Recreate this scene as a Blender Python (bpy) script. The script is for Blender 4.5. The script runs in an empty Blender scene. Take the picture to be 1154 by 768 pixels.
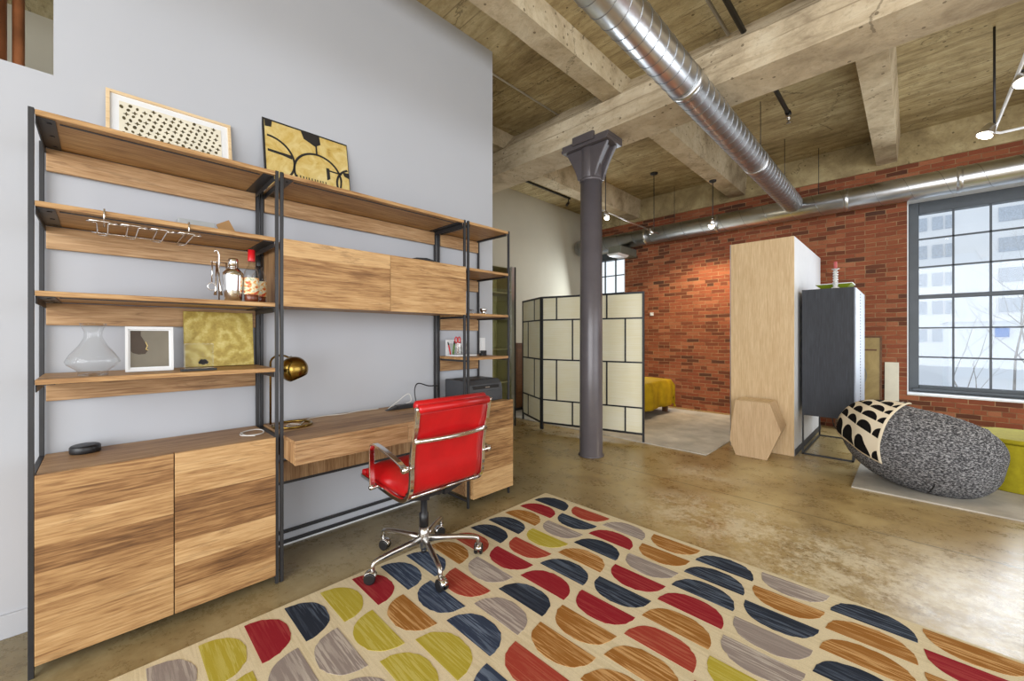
import bpy, bmesh, math, random
from mathutils import Vector, Matrix, noise
random.seed(7)
PI = math.pi
C = bpy.context.scene.collection
SC = bpy.context.scene

# ------------------------------------------------------------------ camera
F_PX, CU, HZ = 455.0, 577.0, 379.0
YAW = math.atan2(449, 455)
cam = bpy.data.cameras.new('camera')
cam.sensor_width = 36.0
cam.lens = 36.0 * F_PX / 1154.0
cam.shift_y = -(384.0 - HZ) / 1154.0
cam.clip_end = 500
cam_o = bpy.data.objects.new('camera', cam)
C.objects.link(cam_o)
cam_o.location = (0, 0, 1.27)
cam_o.rotation_euler = (PI / 2, 0, YAW)
SC.camera = cam_o

# ------------------------------------------------------------------ light
SC.view_settings.view_transform = 'Standard'
SC.view_settings.look = 'None'
SC.view_settings.gamma = 1.0
SC.view_settings.use_curve_mapping = False
SC.view_settings.exposure = 0.25
world = bpy.data.worlds.new('sky')
SC.world = world
world.use_nodes = True
bg = world.node_tree.nodes['Background']
bg.inputs['Color'].default_value = (0.90, 0.95, 1.0, 1)
bg.inputs['Strength'].default_value = 1.05

def area(name, loc, target, sx, sy, power, color):
    l = bpy.data.lights.new(name, 'AREA')
    l.shape = 'RECTANGLE'; l.size = sx; l.size_y = sy
    l.energy = power; l.color = color
    o = bpy.data.objects.new(name, l); C.objects.link(o)
    o.location = loc
    o.rotation_euler = (Vector(target) - Vector(loc)).to_track_quat('-Z', 'Y').to_euler()
    return o
# daylight entering through the two windows of the brick wall
area('window_daylight', (0.62, 7.0, 1.75), (0.3, 3.0, 0.6), 1.1, 2.1, 45, (0.85, 0.93, 1.0))
# large fill lights added behind and beside the camera, in place of unseen windows
area('rear_fill_light', (1.5, -3.8, 1.9), (-0.6, 4.0, 2.3), 6.5, 3.2, 330, (0.97, 0.98, 1.0))
area('side_fill_light', (5.7, 2.2, 1.9), (-1.0, 3.4, 2.2), 6.5, 3.2, 130, (0.95, 0.97, 1.0))
area('far_window_daylight', (-4.4, 7.0, 1.75), (-4.0, 4.0, 1.0), 0.7, 2.0, 35, (0.85, 0.93, 1.0))

# ------------------------------------------------------------------ colour and node helpers
def s2l(c):
    c /= 255.0
    return c / 12.92 if c <= 0.04045 else ((c + 0.055) / 1.055) ** 2.4
def col(r, g, b): return (s2l(r), s2l(g), s2l(b), 1)

class NT:
    def __init__(s, name):
        s.m = bpy.data.materials.new(name); s.m.use_nodes = True
        s.t = s.m.node_tree; s.n = s.t.nodes; s.L = s.t.links
        s.b = s.n['Principled BSDF']; s.o = s.n['Material Output']
        s.tc = None
    def new(s, k, **kw):
        x = s.n.new(k)
        for a, v in kw.items(): setattr(x, a, v)
        return x
    def set(s, sock, v):
        if hasattr(v, 'is_linked') or isinstance(v, bpy.types.NodeSocket): s.L.new(v, sock)
        else: sock.default_value = v
    def coord(s, k='Object'):
        if not s.tc: s.tc = s.new('ShaderNodeTexCoord')
        return s.tc.outputs[k]
    def mapping(s, v, scale=(1, 1, 1), loc=(0, 0, 0), rot=(0, 0, 0)):
        x = s.new('ShaderNodeMapping'); s.L.new(v, x.inputs['Vector'])
        x.inputs['Scale'].default_value = scale; s.set(x.inputs['Location'], loc)
        x.inputs['Rotation'].default_value = rot
        return x.outputs[0]
    def noise(s, v, scale, detail=4, rough=0.55, dist=0):
        x = s.new('ShaderNodeTexNoise'); s.L.new(v, x.inputs['Vector'])
        x.inputs['Scale'].default_value = scale; x.inputs['Detail'].default_value = detail
        x.inputs['Roughness'].default_value = rough; x.inputs['Distortion'].default_value = dist
        return x.outputs['Fac']
    def math(s, op, a, b=None, clamp=False):
        x = s.new('ShaderNodeMath', operation=op); x.use_clamp = clamp
        s.set(x.inputs[0], a)
        if b is not None: s.set(x.inputs[1], b)
        return x.outputs[0]
    def vmath(s, op, a, b):
        x = s.new('ShaderNodeVectorMath', operation=op)
        s.set(x.inputs[0], a); s.set(x.inputs[1], b)
        return x.outputs[0]
    def ramp(s, f, stops, mode='LINEAR'):
        x = s.new('ShaderNodeValToRGB'); s.set(x.inputs[0], f)
        cr = x.color_ramp; cr.interpolation = mode
        while len(cr.elements) < len(stops): cr.elements.new(0.5)
        for e, (p, c) in zip(cr.elements, stops):
            e.position = p; e.color = c if len(c) == 4 else (*c, 1)
        return x.outputs[0]
    def mix(s, f, a, b, mode='MIX'):
        x = s.new('ShaderNodeMix', data_type='RGBA', blend_type=mode)
        s.set(x.inputs[0], f); s.set(x.inputs[6], a); s.set(x.inputs[7], b)
        return x.outputs[2]
    def sep(s, v):
        x = s.new('ShaderNodeSeparateXYZ'); s.L.new(v, x.inputs[0]); return x.outputs
    def comb(s, a, b, c):
        x = s.new('ShaderNodeCombineXYZ')
        for i, q in enumerate((a, b, c)): s.set(x.inputs[i], q)
        return x.outputs[0]
    def bump(s, h, strength=0.3, dist=0.01):
        x = s.new('ShaderNodeBump'); s.L.new(h, x.inputs['Height'])
        x.inputs['Strength'].default_value = strength; x.inputs['Distance'].default_value = dist
        s.L.new(x.outputs[0], s.b.inputs['Normal'])
    def base(s, c, rough=0.5, metal=0, spec=0.5):
        s.set(s.b.inputs['Base Color'], c); s.set(s.b.inputs['Roughness'], rough)
        s.set(s.b.inputs['Metallic'], metal); s.b.inputs['Specular IOR Level'].default_value = spec
        return s.m
BW = [(0, (0, 0, 0, 1)), (1, (1, 1, 1, 1))]

def plain(name, c, rough=0.5, metal=0, spec=0.5, var=0.06, scale=8, bump=0):
    t = NT(name); v = t.coord()
    n = t.noise(v, scale, 5)
    d = tuple(x * (1 - var * 2.2) for x in c[:3]) + (1,)
    l = tuple(min(1, x * (1 + var)) for x in c[:3]) + (1,)
    t.base(t.ramp(n, [(0.3, d), (0.7, l)]), rough, metal, spec)
    if bump: t.bump(t.noise(v, scale * 20, 3), bump, 0.003)
    return t.m

def wood(name, pal, axis=1, plank=None, pdir=2, contrast=1.0, rough=0.5):
    """grain runs along axis; planks stacked along pdir"""
    t = NT(name); v = t.coord()
    oi = t.new('ShaderNodeObjectInfo').outputs['Random']
    s = t.sep(v)
    if plank:
        pid = t.math('FLOOR', t.math('ADD', t.math('DIVIDE', s[pdir], plank), t.math('MULTIPLY', oi, 0.7)))
    else:
        pid = 1.0
    wn = t.new('ShaderNodeTexWhiteNoise', noise_dimensions='2D')
    t.L.new(t.comb(pid, t.math('MULTIPLY', oi, 19.3), 0.0), wn.inputs['Vector'])
    rnd = wn.outputs['Value']
    off = t.comb(t.math('MULTIPLY', rnd, 13.0), t.math('MULTIPLY', rnd, 7.0), t.math('MULTIPLY', rnd, 5.0))
    vv = t.vmath('ADD', v, off)
    sc = [34.0, 34.0, 34.0]; sc[axis] = 2.0
    g1 = t.noise(t.mapping(vv, tuple(sc)), 1.0, 6, 0.65, 0.7)
    sc2 = [120.0, 120.0, 120.0]; sc2[axis] = 7.0
    g2 = t.noise(t.mapping(vv, tuple(sc2)), 1.0, 3, 0.6, 0.3)
    sc3 = [7.0, 7.0, 7.0]; sc3[axis] = 1.5
    g3 = t.noise(t.mapping(vv, tuple(sc3)), 1.0, 3, 0.5, 1.4)
    a = t.math('ADD', t.math('MULTIPLY', g1, 0.34 * contrast), t.math('MULTIPLY', g3, 0.26 * contrast))
    a = t.math('ADD', a, t.math('MULTIPLY', g2, 0.52))
    a = t.math('ADD', a, t.math('MULTIPLY', rnd, 0.27 if plank else 0.10))
    a = t.math('SUBTRACT', a, 0.185 if plank else 0.10)
    c = t.ramp(a, [(0.28, pal[0]), (0.42, pal[1]), (0.54, pal[2]), (0.70, pal[3])])
    sc4 = [22.0, 22.0, 22.0]; sc4[axis] = 1.8
    vein = t.noise(t.mapping(vv, tuple(sc4), (3, 5, 7)), 1.0, 4, 0.7, 2.2)
    c = t.mix(t.ramp(vein, [(0.56, (0, 0, 0)), (0.66, (0.38 * contrast,) * 3), (0.70, (0.1,) * 3)]), c, pal[0])
    t.base(c, rough, 0, 0.35)
    t.bump(g2, 0.12, 0.002)
    return t.m

PAL = [col(92, 62, 36), col(142, 103, 64), col(178, 139, 92), col(204, 168, 120)]
PALD = [col(98, 70, 44), col(142, 106, 70), col(172, 136, 96), col(198, 164, 124)]
M = {}
M['wood_front'] = wood('mango_wood_planks', PAL, 1, 0.101, 2)
M['wood_hutch'] = wood('mango_wood_boards', PAL, 1, 0.18, 2, 1.25)
M['wood_shelf'] = wood('mango_wood_shelf', PAL, 1)
M['wood_top'] = wood('mango_wood_top', PALD, 1, 0.13, 0)
M['wood_rail'] = wood('mango_wood_rail', PALD, 1, None, 2, 1.15)
M['wood_side'] = wood('mango_wood_side', PALD, 2)
OAK = [col(196, 164, 122), col(210, 182, 140), col(222, 196, 156), col(230, 206, 168)]
M['oak'] = wood('pale_oak', OAK, 2, None, 0, 0.6)
M['oak_h'] = wood('pale_oak_stool', [col(178, 146, 110), col(196, 166, 128), col(208, 180, 142), col(218, 192, 156)], 2, None, 2, 0.8)
M['frame_oak'] = wood('frame_oak', OAK, 1)
M['bed_wood'] = wood('bed_wood', [col(60, 38, 22), col(84, 54, 32), col(104, 70, 42), col(124, 86, 54)], 1)
M['steel'] = plain('dark_steel', col(56, 56, 58), 0.42, 0.4, var=0.08)
M['chrome'] = plain('polished_aluminium', col(228, 226, 224), 0.12, 1.0, var=0.02)
M['alu'] = plain('satin_aluminium', col(205, 203, 200), 0.28, 1.0, var=0.03)
M['brass'] = plain('aged_brass', col(150, 122, 60), 0.26, 1.0, var=0.12, scale=20)
M['red'] = plain('red_leather', col(186, 16, 22), 0.34, 0, 0.5, var=0.08, bump=0.05)
M['black'] = plain('black_plastic', col(28, 28, 30), 0.4, var=0.1)
M['dkgrey'] = plain('dark_grey_plastic', col(66, 68, 72), 0.5, var=0.06)
M['white'] = plain('white_plaster', col(182, 185, 191), 0.8, 0, 0.2, var=0.012, scale=1.5)
M['wgloss'] = plain('white_lacquer', col(228, 230, 232), 0.4, var=0.02)
M['warmwhite'] = plain('cream_plaster', col(192, 186, 168), 0.85, 0, 0.2, var=0.02, scale=1.5)
M['paper'] = plain('paper', col(226, 220, 200), 0.8, var=0.04)
M['card'] = plain('card', col(170, 130, 82), 0.7, var=0.05)
M['darkcab'] = wood('blackened_wood', [col(34, 36, 42), col(44, 47, 54), col(52, 55, 63), col(62, 66, 74)], 2, None, 2, 0.7)
M['olive'] = plain('olive_velvet', col(164, 152, 34), 0.85, 0, 0.2, var=0.08, scale=30, bump=0.1)
M['mustard'] = plain('mustard_cotton', col(186, 154, 26), 0.9, 0, 0.2, var=0.16, scale=5, bump=0.2)
M['iron'] = plain('cast_iron_paint', col(98, 93, 97), 0.30, 0.1, 0.5, var=0.06, scale=6, bump=0.08)
M['pipe'] = plain('rusty_copper_pipe', col(176, 112, 72), 0.45, 0.0, var=0.25, scale=5)
M['blackpipe'] = plain('black_iron_pipe', col(40, 38, 36), 0.4, 0.5, var=0.1)
M['green'] = plain('green_enamel', col(140, 158, 40), 0.35, var=0.06)
M['candle'] = plain('pink_candle', col(196, 92, 92), 0.5, var=0.03)
M['redplastic'] = plain('red_plastic', col(196, 22, 32), 0.35, var=0.04)
M['greenplastic'] = plain('green_plastic', col(70, 150, 60), 0.4, var=0.05)
M['blueplastic'] = plain('blue_grey_plastic', col(60, 70, 96), 0.4, var=0.05)
M['label'] = plain('printed_label', col(196, 176, 140), 0.6, var=0.25, scale=60)
M['cable'] = plain('white_cable', col(214, 212, 206), 0.5, var=0.02)
M['winframe'] = plain('dark_window_paint', col(78, 84, 90), 0.45, 0.1, var=0.06)
M['greyart'] = plain('grey_art_board', col(122, 116, 102), 0.7, var=0.06)
M['brownart'] = plain('dark_brown_ink', col(74, 62, 52), 0.7, var=0.1)
M['inkblack'] = plain('black_ink', col(36, 34, 32), 0.6, var=0.1, scale=40)
M['inkolive'] = plain('olive_ink', col(82, 72, 44), 0.7, var=0.25, scale=50)

def emit(name, c, st):
    t = NT(name); e = t.new('ShaderNodeEmission')
    e.inputs[0].default_value = c; e.inputs[1].default_value = st
    t.L.new(e.outputs[0], t.o.inputs[0]); return t.m
M['bulb'] = emit('lit_bulb', (1.0, 0.86, 0.62, 1), 14)

def clear(name, tint=(0.97, 0.99, 1.0, 1), gl=1.0, rough=0.02):
    t = NT(name)
    lw = t.new('ShaderNodeLayerWeight'); lw.inputs['Blend'].default_value = 0.5
    fr = t.math('ADD', t.math('MULTIPLY', t.math('POWER', lw.outputs['Facing'], 2.6), 0.9), 0.035)
    tr = t.new('ShaderNodeBsdfTransparent'); tr.inputs[0].default_value = tint
    g = t.new('ShaderNodeBsdfGlossy'); g.inputs['Roughness'].default_value = rough
    mx = t.new('ShaderNodeMixShader')
    t.L.new(t.math('MULTIPLY', fr, gl, True), mx.inputs[0])
    t.L.new(tr.outputs[0], mx.inputs[1]); t.L.new(g.outputs[0], mx.inputs[2])
    t.L.new(mx.outputs[0], t.o.inputs[0]); return t.m
M['pane'] = clear('window_glass', (0.97, 0.99, 1, 1), 0.8)
M['crystal'] = clear('clear_glass', (0.95, 0.955, 0.95, 1), 0.8)
M['sheet'] = clear('clear_sheet', (0.97, 0.98, 0.98, 1), 0.15)

def gold_art(name, stops, sc=9, swirl=False):
    t = NT(name); v = t.coord()
    n = t.noise(v, sc, 6, 0.65, 1.2)
    if swirl:
        w = t.new('ShaderNodeTexWave', wave_type='RINGS', rings_direction='X')
        t.L.new(t.mapping(v, (1, 1, 1), (0, -0.17, -0.15)), w.inputs['Vector'])
        w.inputs['Scale'].default_value = 4.5; w.inputs['Distortion'].default_value = 7
        w.inputs['Detail'].default_value = 4; w.inputs['Detail Scale'].default_value = 3
        n = t.math('ADD', t.math('MULTIPLY', n, 0.65), t.math('MULTIPLY', w.outputs['Fac'], 0.22))
    t.base(t.ramp(n, stops), 0.45, 0.1)
    t.bump(n, 0.3, 0.003); return t.m
M['goldart'] = gold_art('gold_wash', [(0.28, col(168, 130, 58)), (0.42, col(204, 174, 96)), (0.58, col(218, 196, 130)), (0.75, col(226, 208, 150))], 9)
M['goldswirl'] = gold_art('gold_swirl', [(0.2, col(150, 126, 50)), (0.42, col(182, 160, 74)), (0.58, col(204, 188, 112)), (0.8, col(228, 218, 168))], 40, True)
M['goldframeart'] = gold_art('antique_gold_mirror', [(0.3, col(130, 108, 58)), (0.7, col(172, 148, 90))], 3)

# screen panels: woven translucent paper
def shoji():
    t = NT('woven_screen_paper'); v = t.coord()
    sc = t.noise(t.mapping(v, (3, 3, 160)), 1, 2)
    c = t.ramp(t.math('ADD', t.math('MULTIPLY', sc, .5), t.math('MULTIPLY', t.noise(v, 2.5, 2), .5)),
               [(0.35, col(238, 230, 194)), (0.65, col(246, 242, 220))])
    t.base(c, 0.8, 0, 0.2)
    tl = t.new('ShaderNodeBsdfTranslucent'); t.L.new(c, tl.inputs[0])
    mx = t.new('ShaderNodeMixShader'); mx.inputs[0].default_value = 0.12
    t.L.new(t.b.outputs[0], mx.inputs[1]); t.L.new(tl.outputs[0], mx.inputs[2])
    t.L.new(mx.outputs[0], t.o.inputs[0]); return t.m
M['shoji'] = shoji()

def brick():
    t = NT('old_red_brick'); v = t.coord(); s = t.sep(v)
    wob = t.noise(v, 3, 2)
    z = t.math('ADD', s[2], t.math('MULTIPLY', wob, 0.022))
    uv = t.comb(t.math('ADD', s[0], t.math('MULTIPLY', s[1], 1.0)), z, 0.0)
    b = t.new('ShaderNodeTexBrick'); t.L.new(uv, b.inputs['Vector'])
    b.offset = 0.5; b.offset_frequency = 2; b.squash = 0.52; b.squash_frequency = 6
    for k, x in (('Color1', (0, 0, 0, 1)), ('Color2', (1, 1, 1, 1)), ('Mortar', (0.5, 0.5, 0.5, 1)), ('Scale', 1.0),
                 ('Mortar Size', 0.0052), ('Mortar Smooth', 0.5), ('Bias', 0.0), ('Brick Width', 0.205), ('Row Height', 0.0588)):
        b.inputs[k].default_value = x
    tone = t.ramp(b.outputs['Color'], [(0.0, col(76, 54, 44)), (0.12, col(108, 62, 44)), (0.4, col(146, 80, 56)), (0.8, col(160, 94, 64)), (1.0, col(176, 114, 82))])
    n1 = t.noise(v, 1.1, 3); n2 = t.noise(v, 60, 4, 0.7)
    tone = t.mix(t.ramp(n1, [(0.35, (0, 0, 0)), (0.7, (0.55, 0.55, 0.55))]), tone, col(122, 70, 46))
    tone = t.mix(t.ramp(n2, [(0.5, (0, 0, 0)), (0.8, (0.5, 0.5, 0.5))]), tone, col(100, 54, 44))
    mort = t.ramp(t.noise(v, 9, 4), [(0.3, col(118, 84, 60)), (0.7, col(172, 140, 104))])
    c = t.mix(b.outputs['Fac'], tone, mort)
    t.base(c, 0.85, 0, 0.25)
    h = t.math('SUBTRACT', t.math('MULTIPLY', n2, 0.4), b.outputs['Fac'])
    t.bump(h, 0.5, 0.008); return t.m
M['brick'] = brick()

def concrete(name, lo, mid, hi, board=None, bdir=1, stain=1.0):
    t = NT(name); v = t.coord(); s = t.sep(v)
    n1 = t.noise(v, 0.7, 6, 0.65, 0.6)
    st = [4.0, 4.0, 4.0]
    if board: st = [3.0, 3.0, 3.0]; st[bdir] = 13.0
    n2 = t.noise(t.mapping(v, tuple(st)), 1.0, 6, 0.65, 0.5)
    a = t.math('ADD', t.math('MULTIPLY', n1, 0.55 * stain), t.math('MULTIPLY', n2, 0.45))
    a = t.math('ADD', a, 0.27 * (1 - stain))
    c = t.ramp(a, [(0.36, lo), (0.5, mid), (0.62, hi)])
    if board:
        w = t.math('ABSOLUTE', t.math('SUBTRACT', t.math('FRACT', t.math('DIVIDE', t.math('ADD', s[bdir], t.math('MULTIPLY', n1, 0.02)), board)), 0.5))
        line = t.ramp(w, [(0.0, (0.95, 0.95, 0.95)), (0.04, (0, 0, 0))])
        line = t.mix(1.0, line, t.ramp(t.noise(v, 1.7, 3), [(0.38, (0, 0, 0)), (0.55, (1, 1, 1))]), 'MULTIPLY')
        c = t.mix(line, c, lo)
    pit = t.new('ShaderNodeTexVoronoi'); t.L.new(v, pit.inputs['Vector']); pit.inputs['Scale'].default_value = 13
    wn = t.sep(pit.outputs['Color'])[0]
    pm = t.math('MULTIPLY', t.math('LESS_THAN', pit.outputs['Distance'], 0.15), t.math('GREATER_THAN', wn, 0.70))
    c = t.mix(t.math('MULTIPLY', pm, 0.8), c, tuple(x * 0.6 for x in lo[:3]) + (1,))
    c = t.mix(t.ramp(t.noise(v, 19, 8, 0.8), [(0.52, (0, 0, 0)), (0.66, (0.45,) * 3)]), c, lo)
    vc = t.new('ShaderNodeTexVoronoi', feature='DISTANCE_TO_EDGE'); t.L.new(t.vmath('ADD', v, t.comb(t.math('MULTIPLY', n2, 0.5), t.math('MULTIPLY', n1, 0.8), n2)), vc.inputs['Vector']); vc.inputs['Scale'].default_value = 0.9
    crk = t.math('MULTIPLY', t.math('LESS_THAN', vc.outputs['Distance'], 0.006), t.math('GREATER_THAN', n1, 0.5))
    c = t.mix(t.math('MULTIPLY', crk, 0.55), c, tuple(x * 0.5 for x in lo[:3]) + (1,))
    t.base(c, 0.9, 0, 0.2)
    t.bump(t.math('ADD', n2, t.math('MULTIPLY', t.noise(v, 30, 4), 0.4)), 0.5, 0.02)
    return t.m
M['slab'] = concrete('ceiling_slab_concrete', col(120, 106, 78), col(172, 155, 116), col(202, 188, 148), 0.17, 1)
M['beam'] = concrete('beam_concrete', col(142, 126, 102), col(196, 180, 152), col(216, 204, 178), 0.19, 2, 0.8)
M['joist'] = concrete('joist_concrete', col(142, 126, 100), col(196, 180, 150), col(216, 204, 176), None, 1, 0.9)

def floor_mat():
    t = NT('worn_concrete_floor'); v = t.coord(); s = t.sep(v)
    n1 = t.noise(v, 0.9, 6, 0.6, 0.8)
    n2 = t.noise(v, 5, 6, 0.7)
    n3 = t.noise(v, 38, 5, 0.75)
    a = t.math('ADD', t.math('MULTIPLY', n1, 0.5), t.math('ADD', t.math('MULTIPLY', n2, 0.32), t.math('MULTIPLY', n3, 0.18)))
    c = t.ramp(a, [(0.36, col(112, 94, 60)), (0.46, col(160, 136, 90)), (0.55, col(186, 164, 114)), (0.68, col(206, 188, 142))])
    # darker, greyer floor colour towards the desk wall
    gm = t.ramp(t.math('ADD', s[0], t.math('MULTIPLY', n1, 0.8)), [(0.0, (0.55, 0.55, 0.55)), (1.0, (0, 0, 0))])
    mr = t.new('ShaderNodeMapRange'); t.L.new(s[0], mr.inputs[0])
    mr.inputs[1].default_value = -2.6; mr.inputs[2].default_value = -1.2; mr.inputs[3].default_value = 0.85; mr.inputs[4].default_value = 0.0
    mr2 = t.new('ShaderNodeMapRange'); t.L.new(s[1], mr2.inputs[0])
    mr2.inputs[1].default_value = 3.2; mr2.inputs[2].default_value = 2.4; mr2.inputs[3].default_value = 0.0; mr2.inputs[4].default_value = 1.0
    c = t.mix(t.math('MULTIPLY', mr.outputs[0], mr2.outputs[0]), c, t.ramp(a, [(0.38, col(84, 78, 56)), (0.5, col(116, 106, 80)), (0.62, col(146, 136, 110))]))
    # worn white patches: two elongated blotches with ragged edges
    def blob(cx, cy, ax, ay, rot):
        m = t.mapping(t.vmath('SUBTRACT', v, (cx, cy, 0)), (1 / ax, 1 / ay, 0), (0, 0, 0), (0, 0, 0))
        l = t.new('ShaderNodeVectorMath', operation='LENGTH'); t.L.new(m, l.inputs[0])
        return t.math('SUBTRACT', 1.0, l.outputs['Value'], True)
    mask = t.math('MAXIMUM', blob(-0.95, 3.0, 0.75, 0.5, 0), t.math('MAXIMUM', blob(-0.25, 2.85, 0.8, 0.55, 0), blob(0.35, 3.0, 0.9, 0.7, 0)))
    mask = t.math('MAXIMUM', mask, t.math('MULTIPLY', blob(-1.35, 3.9, 0.5, 0.35, 0), 0.5))
    rag = t.math('ADD', t.math('MULTIPLY', t.noise(v, 4.5, 6, 0.75), 0.5), t.math('MULTIPLY', t.noise(v, 26, 5, 0.8), 0.5))
    wm = t.math('MULTIPLY', t.ramp(mask, [(0.0, (0, 0, 0)), (0.55, (1, 1, 1))]), t.ramp(rag, [(0.46, (0, 0, 0)), (0.56, (1, 1, 1))]))
    c = t.mix(t.math('MULTIPLY', wm, 0.75), c, col(226, 214, 184))
    c = t.mix(t.ramp(t.noise(v, 14, 6, 0.8), [(0.66, (0, 0, 0)), (0.72, (0.35, 0.35, 0.35))]), c, col(176, 168, 150))
    # saw-cut joints
    def joint(axis, pos, w=0.006):
        d = t.math('ABSOLUTE', t.math('SUBTRACT', s[axis], pos))
        return t.math('LESS_THAN', d, w)
    j = t.math('MAXIMUM', joint(1, 3.52), joint(0, -3.6))
    j = t.math('MAXIMUM', j, joint(1, -0.4))
    c = t.mix(t.math('MULTIPLY', j, 0.7), c, col(84, 74, 54))
    ro = t.ramp(t.math('ADD', t.math('MULTIPLY', n2, 0.6), t.math('MULTIPLY', n3, 0.4)), [(0.35, (0.20,) * 3), (0.65, (0.42,) * 3)])
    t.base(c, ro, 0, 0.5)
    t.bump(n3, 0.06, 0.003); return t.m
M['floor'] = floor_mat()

def striated(name, c, streak, amt):
    t = NT(name); v = t.coord()
    n = t.noise(t.mapping(v, (4.0, 85, 1)), 1, 3, 0.65)
    n2 = t.noise(t.mapping(v, (2.0, 9, 1)), 1, 2)
    f = t.math('MULTIPLY', t.ramp(n, [(0.49, (0, 0, 0)), (0.55, (1, 1, 1))]), t.ramp(n2, [(0.38, (0.25,) * 3), (0.55, (1, 1, 1))]))
    cc = t.mix(t.math('MULTIPLY', f, amt), c, streak)
    cc = t.mix(t.ramp(t.noise(v, 350, 2), [(0.35, (0.25,) * 3), (0.6, (0, 0, 0))]), cc, tuple(x * 0.5 for x in c[:3]) + (1,))
    t.base(cc, 0.95, 0, 0.1)
    t.bump(t.noise(t.mapping(v, (300, 500, 1)), 1, 2), 0.4, 0.002); return t.m
RUGC = {
 'cream': striated('rug_cream', col(226, 212, 178), col(206, 190, 150), 0.5),
 'navy': striated('rug_navy', col(58, 68, 88), col(118, 132, 152), 0.8),
 'ink': striated('rug_dark_navy', col(46, 52, 64), col(104, 116, 134), 0.7),
 'red': striated('rug_crimson', col(150, 38, 48), col(176, 78, 74), 0.6),
 'coral': striated('rug_coral', col(166, 68, 54), col(196, 118, 92), 0.7),
 'gold': striated('rug_caramel', col(160, 108, 52), col(212, 168, 112), 0.95),
 'yellow': striated('rug_mustard', col(184, 168, 62), col(206, 194, 108), 0.8),
 'grey': striated('rug_grey', col(152, 140, 134), col(202, 192, 180), 0.85)}

def boucle():
    t = NT('salt_and_pepper_boucle'); v = t.coord()
    a = t.noise(t.mapping(v, (60, 60, 130)), 1, 3, 0.75)
    c = t.ramp(a, [(0.36, col(40, 40, 42)), (0.50, col(92, 92, 95)), (0.62, col(168, 168, 170))])
    t.base(c, 0.95, 0, 0.1); t.bump(a, 0.7, 0.01); return t.m
M['boucle'] = boucle()

def scallop():
    t = NT('black_scallop_knit'); s = t.sep(t.coord('UV'))
    u = t.math('MULTIPLY', s[0], 5.5); w = t.math('MULTIPLY', s[1], 5.6)
    fu = t.math('SUBTRACT', t.math('FRACT', u), 0.5); fw = t.math('SUBTRACT', t.math('FRACT', w), 0.10)
    r = t.math('ADD', t.math('POWER', t.math('DIVIDE', fu, 0.47), 2.0), t.math('POWER', t.math('DIVIDE', fw, 0.66), 2.0))
    f = t.math('MULTIPLY', t.math('LESS_THAN', r, 1.0), t.math('GREATER_THAN', fw, 0.0))
    edge = t.math('LESS_THAN', t.math('ABSOLUTE', t.math('SUBTRACT', s[0], 0.5)), 0.475)
    e2 = t.math('LESS_THAN', t.math('ABSOLUTE', t.math('SUBTRACT', s[1], 0.5)), 0.485)
    f = t.math('MULTIPLY', f, t.math('MULTIPLY', edge, e2))
    t.base(t.mix(f, col(220, 208, 184), col(24, 22, 22)), 0.95, 0, 0.1)
    t.bump(t.noise(t.coord(), 160, 2), 0.4, 0.004); return t.m
M['scallop'] = scallop()

def spiral():
    t = NT('galvanised_spiral_duct'); v = t.coord()
    n = t.noise(v, 7, 4)
    c = t.ramp(n, [(0.3, col(200, 202, 204)), (0.7, col(212, 214, 216))])
    t.base(c, 0.30, 1.0)
    return t.m
M['duct'] = spiral()
M['seam'] = plain('duct_seam', col(150, 153, 157), 0.35, 1.0, var=0.06)
M['paleRug'] = plain('pale_rug', col(196, 190, 178), 0.95, 0, 0.1, var=0.12, scale=4, bump=0.3)
M['facade'] = plain('pale_facade', col(228, 230, 234), 0.9, 0, 0.2, var=0.03, scale=0.2)
M['fwin'] = plain('facade_window', col(184, 192, 204), 0.4, var=0.1)
M['snow'] = plain('snowy_ground', col(222, 226, 232), 0.9, var=0.05, scale=0.1)
M['bark'] = plain('grey_bark', col(150, 148, 148), 0.9, var=0.1)
M['cabglass'] = plain('olive_reflection_panel', col(190, 184, 136), 0.12, 0, 0.6, var=0.15, scale=1.5)  # olive of the glass reflections, put into the back panel colour

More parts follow.
